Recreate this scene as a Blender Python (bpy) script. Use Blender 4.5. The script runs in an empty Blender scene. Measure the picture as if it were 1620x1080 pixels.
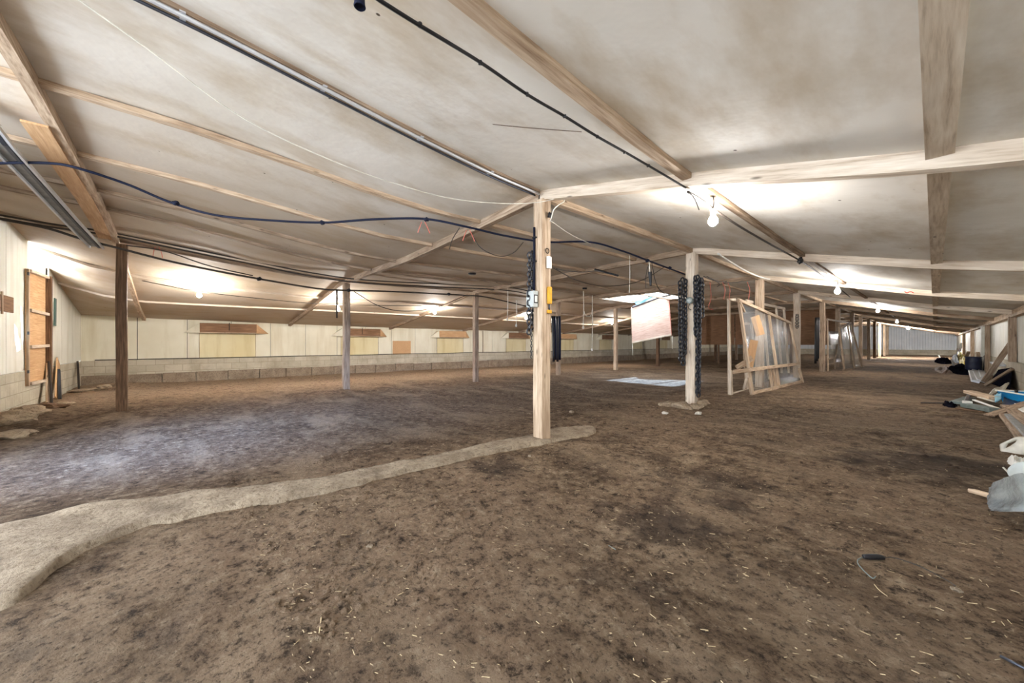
import bpy, bmesh, math, random
from mathutils import Vector, Matrix, noise

random.seed(7)
SC = bpy.context.scene
COL = SC.collection
F = 590.0                       # focal length in px of the 1620x1080 photograph
YAW = math.atan2(668.0, F)      # long axis of the shed lies this far right of the view axis
CY, SY = math.cos(YAW), math.sin(YAW)
CAM_Z = 1.15
H0 = 543.0                      # horizon row

# ---------------------------------------------------------------- camera
cam_d = bpy.data.cameras.new('camera')
cam = bpy.data.objects.new('camera', cam_d)
COL.objects.link(cam)
cam.location = (0, 0, CAM_Z)
cam.rotation_euler = (math.pi / 2, 0, YAW)
cam_d.sensor_width = 36.0
cam_d.lens = 36.0 * F / 1620.0
cam_d.shift_y = (H0 - 540.0) / 1620.0
cam_d.clip_start = 0.02
cam_d.clip_end = 300
SC.camera = cam


# ---------------------------------------------------------------- survey helpers (photo measurements -> metres in the shed)
def ray(px, py):
    u = (px - 810.0) / F
    return Vector((-SY + CY * u, CY + SY * u, (H0 - py) / F))


ORIGIN = Vector((0, 0, CAM_Z))


def at_d(px, py, d):
    return ORIGIN + ray(px, py) * d


def at_z(px, py, z=0.0):
    r = ray(px, py)
    return ORIGIN + r * ((z - CAM_Z) / r.z)


def at_x(px, py, x):
    r = ray(px, py)
    return ORIGIN + r * (x / r.x)


def at_y(px, py, y):
    r = ray(px, py)
    return ORIGIN + r * (y / r.y)


def at_plane(px, py, p, n):
    r = ray(px, py)
    return ORIGIN + r * ((Vector(p) - ORIGIN).dot(n) / r.dot(n))


def at_floor(px, py):
    p = at_z(px, py, 0)
    for _ in range(4):
        p = at_z(px, py, floor_z(p.x, p.y))
    return p


# ---------------------------------------------------------------- roof and floor shapes
def pchip(xs, ys, x):
    n = len(xs)
    if x <= xs[0]:
        return ys[0]
    if x >= xs[-1]:
        return ys[-1]
    i = 0
    while x > xs[i + 1]:
        i += 1
    h = [xs[k + 1] - xs[k] for k in range(n - 1)]
    dl = [(ys[k + 1] - ys[k]) / h[k] for k in range(n - 1)]

    def slope(k):
        if k == 0:
            return dl[0]
        if k == n - 1:
            return dl[-1]
        if dl[k - 1] * dl[k] <= 0:
            return 0.0
        w1, w2 = 2 * h[k] + h[k - 1], h[k] + 2 * h[k - 1]
        return (w1 + w2) / (w1 / dl[k - 1] + w2 / dl[k])
    t = (x - xs[i]) / h[i]
    m0, m1 = slope(i), slope(i + 1)
    return ((2 * t**3 - 3 * t**2 + 1) * ys[i] + (t**3 - 2 * t**2 + t) * h[i] * m0
            + (-2 * t**3 + 3 * t**2) * ys[i + 1] + (t**3 - t**2) * h[i] * m1)


RX = [-17.2, -15.0, -12.5, -10.3, -8.4, -6.6, -4.6, -3.07, -1.36, 0.0, 1.5]
RY = [-2.32, -0.93, 3.185, 7.305, 11.425, 56.0]
RZ = [
    [0.83, 1.33, 1.98, 2.20, 2.22, 2.22, 2.22, 2.17, 1.75, 1.35, 0.95],
    [0.82, 1.02, 1.52, 1.96, 2.16, 2.17, 2.20, 2.13, 1.68, 1.27, 0.88],
    [0.76, 1.03, 1.36, 1.66, 1.66, 1.64, 1.72, 1.80, 1.42, 1.08, 0.80],
    [0.72, 1.03, 1.40, 1.76, 1.78, 1.77, 1.81, 1.83, 1.40, 1.07, 0.80],
    [0.72, 1.03, 1.41, 1.78, 1.79, 1.79, 1.81, 1.80, 1.40, 1.06, 0.80],
    [0.72, 1.03, 1.41, 1.78, 1.79, 1.79, 1.81, 1.80, 1.40, 1.06, 0.80],
]


def roof_z(x, y):
    i = 0
    while i < len(RX) - 2 and x > RX[i + 1]:
        i += 1
    t = min(1.0, max(0.0, (x - RX[i]) / (RX[i + 1] - RX[i])))
    return CAM_Z + pchip(RY, [row[i] * (1 - t) + row[i + 1] * t for row in RZ], y)


def sm(a, b, x):
    t = min(1, max(0, (x - a) / (b - a)))
    return t * t * (3 - 2 * t)


def floor_z(x, y):
    base = -0.09 * sm(-3.2, -5.0, x) - 0.07 * sm(-6, -17, x) - 0.10 * sm(4, 22, y) * sm(-8, -17, x)
    n = noise.noise((x * 0.55, y * 0.55, 3.1)) * 0.022 + noise.noise((x * 1.7, y * 1.7, 8.7)) * 0.014
    near = 1.0 if y < 8 else 0.4
    n += near * (noise.noise((x * 5.2, y * 5.2, 1.3)) * 0.009 + noise.noise((x * 11.0, y * 11.0, 5.3)) * 0.008)
    mound = 0.13 * math.exp(-((x + 16.2) ** 2 / 1.2 + (y + 1.6) ** 2 / 0.6))
    mound += 0.10 * math.exp(-((x + 10.1) ** 2 / 0.08 + (y - 3.1) ** 2 / 0.08))
    mound += 0.08 * math.exp(-((x + 10.6) ** 2 / 1.0 + (y + 1.9) ** 2 / 0.12))
    return base + n + mound


# ---------------------------------------------------------------- materials
def lin(c):
    c = c / 255.0
    return c / 12.92 if c <= 0.04045 else ((c + 0.055) / 1.055) ** 2.4


def rgb(r, g, b):
    return (lin(r), lin(g), lin(b), 1)


class NT:
    def __init__(self, name):
        self.m = bpy.data.materials.new(name)
        self.m.use_nodes = True
        self.t = self.m.node_tree
        self.b = self.t.nodes['Principled BSDF']
        self.co = self.t.nodes.new('ShaderNodeTexCoord')

    def n(self, typ, **kw):
        nd = self.t.nodes.new(typ)
        for k, v in kw.items():
            if k.startswith('i_'):
                nd.inputs[k[2:].replace('_', ' ')].default_value = v
            else:
                setattr(nd, k, v)
        return nd

    def l(self, a, b):
        self.t.links.new(a, b)

    def mapping(self, scale, src='Object', loc=(0, 0, 0)):
        mp = self.n('ShaderNodeMapping')
        mp.inputs['Scale'].default_value = scale
        mp.inputs['Location'].default_value = loc
        self.l(self.co.outputs[src], mp.inputs['Vector'])
        return mp.outputs['Vector']

    def noise(self, vec, scale, detail=5, rough=0.55):
        nd = self.n('ShaderNodeTexNoise')
        nd.inputs['Scale'].default_value = scale
        nd.inputs['Detail'].default_value = detail
        nd.inputs['Roughness'].default_value = rough
        self.l(vec, nd.inputs['Vector'])
        return nd.outputs['Fac']

    def ramp(self, fac, stops):
        nd = self.n('ShaderNodeValToRGB')
        els = nd.color_ramp.elements
        while len(els) < len(stops):
            els.new(0.5)
        for e, (p, c) in zip(els, stops):
            e.position = p
            e.color = c if len(c) == 4 else (*c, 1)
        self.l(fac, nd.inputs['Fac'])
        return nd.outputs['Color']

    def mix(self, fac, a, b, blend='MIX'):
        nd = self.n('ShaderNodeMix', data_type='RGBA', blend_type=blend)
        for sock, v in ((nd.inputs['Factor'], fac), (nd.inputs[6], a), (nd.inputs[7], b)):
            if isinstance(v, (int, float)):
                sock.default_value = v
            elif isinstance(v, tuple):
                sock.default_value = v
            else:
                self.l(v, sock)
        return nd.outputs[2]

    def math(self, op, a, b=0.0, clamp=False):
        nd = self.n('ShaderNodeMath', operation=op)
        nd.use_clamp = clamp
        for sock, v in ((nd.inputs[0], a), (nd.inputs[1], b)):
            if isinstance(v, (int, float)):
                sock.default_value = v
            else:
                self.l(v, sock)
        return nd.outputs[0]

    def bump(self, h, strength=0.4, dist=0.02):
        nd = self.n('ShaderNodeBump')
        nd.inputs['Strength'].default_value = strength
        nd.inputs['Distance'].default_value = dist
        self.l(h, nd.inputs['Height'])
        self.l(nd.outputs['Normal'], self.b.inputs['Normal'])

    def set(self, color=None, rough=0.8, metal=0.0, spec=0.3):
        if color is not None:
            if isinstance(color, tuple):
                self.b.inputs['Base Color'].default_value = color
            else:
                self.l(color, self.b.inputs['Base Color'])
        self.b.inputs['Roughness'].default_value = rough
        self.b.inputs['Metallic'].default_value = metal
        self.b.inputs['Specular IOR Level'].default_value = spec
        return self.m


def wood(name, light, mid, dark, knots=True, rough=0.75):
    """timber with the grain along the piece's own X axis"""
    t = NT(name)
    info = t.n('ShaderNodeObjectInfo')
    off = t.n('ShaderNodeVectorMath', operation='SCALE')
    t.l(info.outputs['Location'], off.inputs[0])
    off.inputs['Scale'].default_value = 1.37
    add = t.n('ShaderNodeVectorMath', operation='ADD')
    t.l(t.co.outputs['Object'], add.inputs[0])
    t.l(off.outputs[0], add.inputs[1])
    mp = t.n('ShaderNodeMapping')
    mp.inputs['Scale'].default_value = (0.9, 14, 14)
    t.l(add.outputs[0], mp.inputs['Vector'])
    g = t.noise(mp.outputs[0], 3.0, 6, 0.6)
    c = t.ramp(g, [(0.28, dark), (0.48, mid), (0.68, light)])
    big = t.noise(add.outputs[0], 1.4, 3)
    c = t.mix(t.ramp(big, [(0.42, (0, 0, 0)), (0.72, (0.5, 0.5, 0.5))]), c, dark)
    if knots:
        mp2 = t.n('ShaderNodeMapping')
        mp2.inputs['Scale'].default_value = (1.6, 6, 6)
        t.l(add.outputs[0], mp2.inputs['Vector'])
        v = t.n('ShaderNodeTexVoronoi')
        v.inputs['Scale'].default_value = 1.6
        t.l(mp2.outputs[0], v.inputs['Vector'])
        c = t.mix(t.ramp(v.outputs['Distance'], [(0.05, (0.8, 0.8, 0.8)), (0.13, (0, 0, 0))]), c,
                  tuple(0.35 * k for k in dark[:3]) + (1,))
    t.bump(g, 0.25, 0.01)
    return t.set(c, rough)


M = {}
M['tan'] = wood('timber tan', rgb(220, 200, 174), rgb(194, 170, 144), rgb(138, 112, 88))
M['pale'] = wood('timber pale', rgb(230, 218, 202), rgb(212, 196, 176), rgb(168, 148, 126))
M['weathered'] = wood('timber weathered', rgb(190, 170, 148), rgb(158, 136, 114), rgb(106, 86, 68))
M['brown'] = wood('timber brown', rgb(140, 110, 84), rgb(108, 82, 60), rgb(70, 50, 36))
M['ply'] = wood('plywood orange', rgb(220, 184, 142), rgb(204, 164, 122), rgb(184, 142, 102), knots=False)
M['ply_brown'] = wood('plywood brown', rgb(158, 122, 92), rgb(134, 100, 74), rgb(106, 78, 56), knots=False)
M['ply_pink'] = wood('plywood pink', rgb(228, 202, 188), rgb(214, 184, 168), rgb(178, 138, 120), knots=False)


def mat_ceiling():
    t = NT('dirty roof lining')
    p = t.mapping((1, 1, 1))
    a = t.noise(p, 0.55, 4, 0.6)
    b = t.noise(t.mapping((1.0, 0.45, 1)), 1.7, 6, 0.62)
    base = t.ramp(a, [(0.3, rgb(212, 206, 194)), (0.6, rgb(232, 228, 220))])
    st = t.ramp(b, [(0.46, (0, 0, 0)), (0.72, (0.75, 0.75, 0.75))])
    c = t.mix(st, base, rgb(176, 156, 124))
    # dust and damp have stained the left half of the lining browner
    sx = t.n('ShaderNodeSeparateXYZ')
    t.l(t.co.outputs['Object'], sx.inputs[0])
    lf = t.math('MULTIPLY', t.math('ADD', sx.outputs['X'], 3.0), -0.25, True)
    c = t.mix(t.math('MULTIPLY', lf, 0.68), c, rgb(170, 146, 116))
    v = t.n('ShaderNodeTexVoronoi')
    v.inputs['Scale'].default_value = 3.0
    t.l(p, v.inputs['Vector'])
    c = t.mix(t.ramp(v.outputs['Distance'], [(0.026, (1, 1, 1)), (0.04, (0, 0, 0))]), c, rgb(80, 66, 52))
    t.bump(t.noise(p, 2.2, 4), 0.35, 0.05)
    return t.set(c, 0.75, 0, 0.15)


def mat_floor():
    t = NT('trodden earth floor')
    p = t.mapping((1, 1, 1))
    big = t.noise(p, 0.45, 4, 0.6)
    mid = t.noise(t.mapping((1, 1, 1), loc=(4, 2, 0)), 2.4, 8, 0.68)
    fine = t.noise(t.mapping((1, 1, 1), loc=(1, 7, 0)), 11, 12, 0.78)
    grit = t.noise(p, 70, 6, 0.75)
    c = t.ramp(mid, [(0.34, rgb(78, 62, 48)), (0.5, rgb(126, 104, 81)), (0.66, rgb(170, 147, 121))])
    c = t.mix(t.ramp(big, [(0.42, (0, 0, 0)), (0.6, (0.65, 0.65, 0.65))]), c, rgb(156, 130, 106))
    # left of the kerb the bedding is darker and redder
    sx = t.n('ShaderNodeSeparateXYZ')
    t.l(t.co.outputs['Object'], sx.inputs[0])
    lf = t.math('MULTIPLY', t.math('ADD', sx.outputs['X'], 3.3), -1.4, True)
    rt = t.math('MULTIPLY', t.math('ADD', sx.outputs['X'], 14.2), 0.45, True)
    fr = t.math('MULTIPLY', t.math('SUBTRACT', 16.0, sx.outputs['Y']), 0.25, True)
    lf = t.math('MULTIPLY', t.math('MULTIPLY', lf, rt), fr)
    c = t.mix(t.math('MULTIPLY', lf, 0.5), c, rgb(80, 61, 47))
    wall_glow = t.math('MULTIPLY', t.math('ADD', sx.outputs['X'], 10.4), -0.4, True)  # bulb-lit strip along the left wall, brightened in the earth colour
    c = t.mix(t.math('MULTIPLY', wall_glow, 0.6), c, rgb(188, 160, 134))
    c = t.mix(t.ramp(fine, [(0.38, (0.9, 0.9, 0.9)), (0.49, (0, 0, 0))]), c, rgb(46, 35, 26))
    c = t.mix(t.ramp(fine, [(0.53, (0, 0, 0)), (0.66, (0.75, 0.75, 0.75))]), c, rgb(184, 164, 138))
    c = t.mix(t.ramp(grit, [(0.62, (0, 0, 0)), (0.72, (0.55, 0.55, 0.55))]), c, rgb(196, 178, 150))
    bare = t.noise(t.mapping((0.55, 1.5, 1), loc=(3, 5, 0)), 0.9, 7, 0.66)
    c = t.mix(t.ramp(bare, [(0.50, (0, 0, 0)), (0.64, (0.62, 0.62, 0.62))]), c, rgb(164, 142, 118))
    spk = t.noise(t.mapping((1, 1, 1), loc=(9, 3, 0)), 38, 8, 0.8)
    c = t.mix(t.ramp(spk, [(0.38, (0.8, 0.8, 0.8)), (0.47, (0, 0, 0))]), c, rgb(48, 37, 28))
    # damp spots
    for (x, y, r) in ((-0.05, 5.2, 0.75), (0.35, 5.6, 0.5), (-1.2, 3.3, 0.5), (-2.7, 2.2, 0.35), (-1.15, 2.2, 0.45)):
        d = t.n('ShaderNodeVectorMath', operation='DISTANCE')
        t.l(t.co.outputs['Object'], d.inputs[0])
        d.inputs[1].default_value = (x, y, 0)
        w = t.math('ADD', d.outputs['Value'], t.math('MULTIPLY', t.math('SUBTRACT', mid, 0.5), 1.6))
        c = t.mix(t.ramp(w, [(r * 0.35, (0.62, 0.62, 0.62)), (r, (0, 0, 0))]), c, rgb(52, 42, 36))
    h = t.math('ADD', t.math('MULTIPLY', fine, 0.8), t.math('MULTIPLY', mid, 0.8))
    h = t.math('ADD', h, t.math('MULTIPLY', spk, 0.5))
    h = t.math('ADD', h, t.math('MULTIPLY', grit, 0.25))
    t.bump(h, 1.0, 0.06)
    return t.set(c, 0.92, 0, 0.15)


def mat_concrete(name, a, b, dark, sc=3.0, bump=0.5):
    t = NT(name)
    p = t.mapping((1, 1, 1))
    c = t.ramp(t.noise(p, sc, 7, 0.65), [(0.32, a), (0.66, b)])
    c = t.mix(t.ramp(t.noise(p, sc * 7, 6, 0.7), [(0.36, (0.6, 0.6, 0.6)), (0.5, (0, 0, 0))]), c, dark)
    t.bump(t.noise(p, sc * 9, 6, 0.7), bump, 0.02)
    return t.set(c, 0.9, 0, 0.2)


M['ceiling'] = mat_ceiling()
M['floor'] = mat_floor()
M['kerb'] = mat_concrete('kerb concrete', rgb(122, 107, 90), rgb(176, 160, 138), rgb(90, 74, 58), 4.5, 1.0)
M['stone'] = mat_concrete('rubble stone', rgb(136, 118, 98), rgb(178, 160, 136), rgb(90, 74, 58), 6)


def mat_block(axis):
    t = NT('painted blockwork ' + axis)
    sx = t.n('ShaderNodeSeparateXYZ')
    t.l(t.co.outputs['Object'], sx.inputs[0])
    cb = t.n('ShaderNodeCombineXYZ')
    t.l(sx.outputs[axis], cb.inputs['X'])
    t.l(sx.outputs['Z'], cb.inputs['Y'])
    br = t.n('ShaderNodeTexBrick')
    t.l(cb.outputs[0], br.inputs['Vector'])
    br.inputs['Scale'].default_value = 1.0
    br.inputs['Brick Width'].default_value = 0.45
    br.inputs['Row Height'].default_value = 0.22
    br.inputs['Mortar Size'].default_value = 0.008
    br.inputs['Mortar Smooth'].default_value = 0.4
    br.inputs['Color1'].default_value = rgb(206, 198, 180)
    br.inputs['Color2'].default_value = rgb(190, 182, 162)
    br.inputs['Mortar'].default_value = rgb(168, 158, 138)
    p = t.mapping((1, 1, 1))
    n = t.noise(p, 1.8, 7, 0.65)
    c = t.mix(t.ramp(n, [(0.42, (0, 0, 0)), (0.68, (0.65, 0.65, 0.65))]), br.outputs['Color'], rgb(156, 144, 122))
    h = t.math('ADD', t.math('MULTIPLY', br.outputs['Fac'], -0.6), t.math('MULTIPLY', t.noise(p, 30, 5, 0.7), 0.5))
    t.bump(h, 0.5, 0.02)
    return t.set(c, 0.85)


M['block_y'] = mat_block('Y')
M['block_x'] = mat_block('X')


def mat_panel(name, a, b, stain, axis='Y', amount=0.6):
    t = NT(name)
    sc = (3.2, 3.2, 0.35)
    n = t.noise(t.mapping(sc), 1.1, 6, 0.6)
    c = t.ramp(t.noise(t.mapping((1, 1, 1)), 0.8, 4), [(0.35, a), (0.65, b)])
    c = t.mix(t.ramp(n, [(0.48, (0, 0, 0)), (0.75, (amount, amount, amount))]), c, stain)
    return t.set(c, 0.62, 0, 0.3)


M['panel'] = mat_panel('cream wall board', rgb(226, 219, 196), rgb(238, 233, 214), rgb(196, 182, 146))
M['panel_stain'] = mat_panel('yellowed wall board', rgb(222, 208, 164), rgb(230, 220, 184), rgb(190, 168, 112))
M['panel_grey'] = mat_panel('pale gable board', rgb(222, 220, 208), rgb(236, 234, 224), rgb(196, 188, 166))
M['corrugated'] = mat_panel('white profiled sheet', rgb(216, 220, 224), rgb(232, 235, 238), rgb(190, 194, 196), amount=0.3)


def plain(name, col, rough=0.5, metal=0.0, spec=0.4, var=0.25):
    t = NT(name)
    n = t.noise(t.mapping((1, 1, 1)), 9, 5, 0.6)
    d = tuple(k * (1 - var) for k in col[:3]) + (1,)
    lt = tuple(min(1, k * (1 + var * 0.6)) for k in col[:3]) + (1,)
    return t.set(t.ramp(n, [(0.3, d), (0.7, lt)]), rough, metal, spec)


M['black'] = plain('black rubber', rgb(26, 26, 30), 0.45)
M['navy'] = plain('dark blue cable', rgb(24, 30, 52), 0.6, 0, 0.2)
M['cable'] = plain('dusty cable', rgb(62, 54, 48), 0.6)
M['chain'] = plain('black plastic chain', rgb(34, 36, 44), 0.35, 0, 0.6)
M['steel'] = plain('galvanised steel', rgb(216, 218, 222), 0.45, 0.5, var=0.12)
M['steel_dark'] = plain('dark steel', rgb(84, 88, 98), 0.4, 0.7)
M['grey_box'] = plain('grey enclosure', rgb(186, 192, 190), 0.5, var=0.08)
M['white_plastic'] = plain('white plastic', rgb(232, 230, 222), 0.45, var=0.08)
M['dirty_white'] = plain('dirty white plastic', rgb(208, 202, 188), 0.5, var=0.2)
M['rope'] = plain('white rope', rgb(226, 222, 210), 0.8)
M['yellow'] = plain('yellow plastic', rgb(226, 170, 52), 0.45)
M['yellow_bag'] = plain('yellow bag', rgb(228, 206, 84), 0.5)
M['blue'] = plain('blue tarpaulin', rgb(20, 132, 190), 0.45, var=0.15)
M['light_blue'] = plain('pale blue foam', rgb(138, 190, 214), 0.6)
M['barrel'] = plain('dark blue barrel', rgb(36, 42, 66), 0.5)
M['heap'] = plain('black plastic film', rgb(22, 22, 30), 0.9, 0, 0.0)
M['red'] = plain('faded red string', rgb(212, 120, 104), 0.8)
M['grey_board'] = plain('grey board', rgb(140, 142, 140), 0.6)
M['grey_green'] = plain('grey green metal', rgb(122, 132, 128), 0.5, 0.2)
M['straw'] = plain('straw', rgb(192, 170, 132), 0.8)
M['green_dark'] = plain('dark green strip', rgb(70, 98, 92), 0.5)
M['dark_wood'] = plain('dark stained wood', rgb(52, 44, 38), 0.7)
M['mark'] = plain('black print', rgb(40, 40, 44), 0.6)
M['red_mark'] = plain('red spray paint', rgb(196, 74, 58), 0.8)


def mat_film(name, col, alpha):
    t = NT(name)
    n = t.noise(t.mapping((1, 1, 1)), 3, 5, 0.6)
    a = t.ramp(n, [(0.3, (alpha * 0.75,) * 3), (0.7, (min(1, alpha * 1.3),) * 3)])
    t.l(a, t.b.inputs['Alpha'])
    t.bump(t.noise(t.mapping((1, 1, 1)), 14, 4, 0.6), 0.5, 0.03)
    return t.set(col, 0.18, 0, 0.6)


M['film'] = mat_film('clear plastic film', rgb(188, 198, 204), 0.13)
M['film_dusty'] = mat_film('dusty plastic film', rgb(150, 150, 142), 0.38)
M['sheet'] = mat_film('crumpled polythene', rgb(196, 204, 208), 0.8)


def mat_emit(name, col, s):
    t = NT(name)
    t.b.inputs['Emission Color'].default_value = col
    t.b.inputs['Emission Strength'].default_value = s
    return t.set(col, 0.3)


M['bulb'] = mat_emit('lit bulb glass', (1, 0.97, 0.94, 1), 620)
M['bulb_left'] = mat_emit('lit bulb glass by the boarded wall', (1, 0.96, 0.9, 1), 1050)
M['bulb_far'] = mat_emit('lit bulb glass far away', (1, 0.98, 0.96, 1), 2400)


# ---------------------------------------------------------------- mesh helpers
def link(name, verts, faces, mat, parent=None, mw=None, smooth=False):
    me = bpy.data.meshes.new(name)
    me.from_pydata([tuple(v) for v in verts], [], faces)
    me.update()
    if isinstance(mat, (list, tuple)):
        for m in mat:
            me.materials.append(m)
    elif mat is not None:
        me.materials.append(mat)
    if smooth:
        me.polygons.foreach_set('use_smooth', [True] * len(me.polygons))
    o = bpy.data.objects.new(name, me)
    COL.objects.link(o)
    mw = mw or Matrix.Identity(4)
    if parent is not None:
        o.parent = parent
        o.matrix_basis = parent.matrix_basis.inverted() @ mw
    else:
        o.matrix_basis = mw
    return o


def tag(o, label=None, cat=None, group=None, kind=None):
    if label:
        if not 4 <= len(label.split()) <= 16: print("BADLABEL", label)
        o['label'] = label
    if cat:
        o['category'] = cat
    if group:
        o['group'] = group
    if kind:
        o['kind'] = kind
    return o


def thing(name, label, cat, loc=(0, 0, 0), group=None):
    o = bpy.data.objects.new(name, None)
    COL.objects.link(o)
    o.matrix_basis = Matrix.Translation(Vector(loc))
    return tag(o, label, cat, group)


def frame_x(p0, p1, roll_up=(0, 0, 1)):
    """matrix with local X from p0 to p1, local Z as near roll_up as possible, origin at p0"""
    p0, p1 = Vector(p0), Vector(p1)
    x = (p1 - p0).normalized()
    up = Vector(roll_up)
    if abs(x.dot(up)) > 0.98:
        up = Vector((0, 1, 0))
    y = up.cross(x).normalized()
    z = x.cross(y)
    m = Matrix((x, y, z)).transposed().to_4x4()
    m.translation = p0
    return m


def box_data(x0, x1, y0, y1, z0, z1):
    v = [(x, y, z) for x in (x0, x1) for y in (y0, y1) for z in (z0, z1)]
    f = [(0, 1, 3, 2), (4, 6, 7, 5), (0, 4, 5, 1), (2, 3, 7, 6), (0, 2, 6, 4), (1, 5, 7, 3)]
    return v, f


def bevel_bm(bm, w, seg=1):
    bmesh.ops.bevel(bm, geom=list(bm.edges), offset=w, segments=seg, affect='EDGES', profile=0.6)


def from_bm(name, bm, mat, parent=None, mw=None, smooth=False):
    bm.verts.ensure_lookup_table()
    vs = [v.co.copy() for v in bm.verts]
    idx = {v: i for i, v in enumerate(bm.verts)}
    fs = [tuple(idx[v] for v in f.verts) for f in bm.faces]
    bm.free()
    return link(name, vs, fs, mat, parent, mw, smooth)


def box(name, size_min, size_max, mat, parent=None, mw=None, bev=0.004):
    bm = bmesh.new()
    v, f = box_data(size_min[0], size_max[0], size_min[1], size_max[1], size_min[2], size_max[2])
    bv = [bm.verts.new(p) for p in v]
    for q in f:
        bm.faces.new([bv[i] for i in q])
    if bev:
        bevel_bm(bm, bev)
    return from_bm(name, bm, mat, parent, mw)


def beam(name, p0, p1, w, h, mat, parent=None, up=(0, 0, 1), bev=0.005, wob=0.0, top=False):
    """timber from p0 to p1: w across, h along up; grain along it; top=True hangs it below the line"""
    p0, p1 = Vector(p0), Vector(p1)
    L = (p1 - p0).length
    n = max(1, int(L / 0.5)) if wob else 1
    vs, fs = [], []
    z1, z0 = (0, -h) if top else (h / 2, -h / 2)
    sd = (p0.x * 3.1 + p0.y * 1.7 + p0.z)
    c = min(bev, w / 4, h / 4)
    prof = [(-w / 2 + c, z0), (w / 2 - c, z0), (w / 2, z0 + c), (w / 2, z1 - c), (w / 2 - c, z1), (-w / 2 + c, z1),
            (-w / 2, z1 - c), (-w / 2, z0 + c)]
    for i in range(n + 1):
        t = i / n
        oy = wob * noise.noise((sd, t * 2.3, 0.0)) if wob else 0
        oz = wob * noise.noise((sd, t * 2.3, 9.0)) if wob else 0
        k = 1 + (0.05 * noise.noise((sd, t * 3.0, 4.0)) if wob else 0)
        for (a, b) in prof:
            vs.append((L * t, a * k + oy, b + oz))
    for i in range(n):
        for j in range(8):
            a, b = i * 8 + j, i * 8 + (j + 1) % 8
            fs.append((a, b, b + 8, a + 8))
    fs.append(tuple(range(7, -1, -1)))
    fs.append(tuple(n * 8 + j for j in range(8)))
    return link(name, vs, fs, mat, parent, frame_x(p0, p1, up))


def path_beam(name, pts, w, h, mat, parent=None, side=None):
    """timber following a bent line of points (a purlin that sags with the roof), hung below the points"""
    pts = [Vector(p) for p in pts]
    org = pts[0]
    fr = frame_x(pts[0], pts[-1])
    inv = fr.inverted()
    vs, fs = [], []
    for p in pts:
        q = inv @ p
        for (a, b) in ((-w / 2, -h), (w / 2, -h), (w / 2, 0), (-w / 2, 0)):
            vs.append((q.x, q.y + a, q.z + b))
    for i in range(len(pts) - 1):
        for j in range(4):
            a, b = i * 4 + j, i * 4 + (j + 1) % 4
            fs.append((a, b, b + 4, a + 4))
    fs.append((3, 2, 1, 0))
    k = (len(pts) - 1) * 4
    fs.append((k, k + 1, k + 2, k + 3))
    return link(name, vs, fs, mat, parent, fr)


def catmull(pts, n=8):
    pts = [Vector(p) for p in pts]
    if len(pts) < 3:
        return pts
    out = []
    P = [2 * pts[0] - pts[1]] + pts + [2 * pts[-1] - pts[-2]]
    for i in range(1, len(P) - 2):
        a, b, c, d = P[i - 1], P[i], P[i + 1], P[i + 2]
        for k in range(n):
            t = k / n
            out.append(0.5 * ((2 * b) + (c - a) * t + (2 * a - 5 * b + 4 * c - d) * t * t + (3 * b - a - 3 * c + d) * t**3))
    out.append(pts[-1])
    return out


def tube_data(pts, r, seg=6, vs=None, fs=None, closed=False):
    vs = [] if vs is None else vs
    fs = [] if fs is None else fs
    b0 = len(vs)
    n = len(pts)
    prev = None
    for i, p in enumerate(pts):
        if closed:
            d = pts[(i + 1) % n] - pts[i - 1]
        else:
            d = pts[min(i + 1, n - 1)] - pts[max(i - 1, 0)]
        d = d.normalized() if d.length > 1e-9 else Vector((0, 0, 1))
        if prev is None:
            a = d.orthogonal().normalized()
        else:
            a = (prev - d * prev.dot(d))
            a = a.normalized() if a.length > 1e-6 else d.orthogonal().normalized()
        prev = a
        b = d.cross(a)
        rr = r(i / max(1, n - 1)) if callable(r) else r
        for k in range(seg):
            an = 2 * math.pi * k / seg
            vs.append(p + (a * math.cos(an) + b * math.sin(an)) * rr)
    for i in range(n if closed else n - 1):
        for k in range(seg):
            i2 = (i + 1) % n
            fs.append((b0 + i * seg + k, b0 + i * seg + (k + 1) % seg, b0 + i2 * seg + (k + 1) % seg, b0 + i2 * seg + k))
    if not closed:
        fs.append(tuple(b0 + k for k in range(seg - 1, -1, -1)))
        fs.append(tuple(b0 + (n - 1) * seg + k for k in range(seg)))
    return vs, fs


def tube(name, pts, r, mat, parent=None, seg=6, smoothing=8):
    pts = catmull(pts, smoothing) if smoothing else [Vector(p) for p in pts]
    vs, fs = tube_data(pts, r, seg)
    return link(name, vs, fs, mat, parent, None, True)


def lathe(name, prof, loc, mat, parent=None, seg=20, axis=None):
    vs, fs = [], []
    n = len(prof)
    for (r, z) in prof:
        for k in range(seg):
            a = 2 * math.pi * k / seg
            vs.append((r * math.cos(a), r * math.sin(a), z))
    for i in range(n - 1):
        for k in range(seg):
            fs.append((i * seg + k, i * seg + (k + 1) % seg, (i + 1) * seg + (k + 1) % seg, (i + 1) * seg + k))
    fs.append(tuple(range(seg - 1, -1, -1)))
    fs.append(tuple((n - 1) * seg + k for k in range(seg)))
    mw = Matrix.Translation(Vector(loc))
    if axis is not None:
        mw = mw @ Vector((0, 0, 1)).rotation_difference(Vector(axis)).to_matrix().to_4x4()
    return link(name, vs, fs, mat, parent, mw, True)


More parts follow.
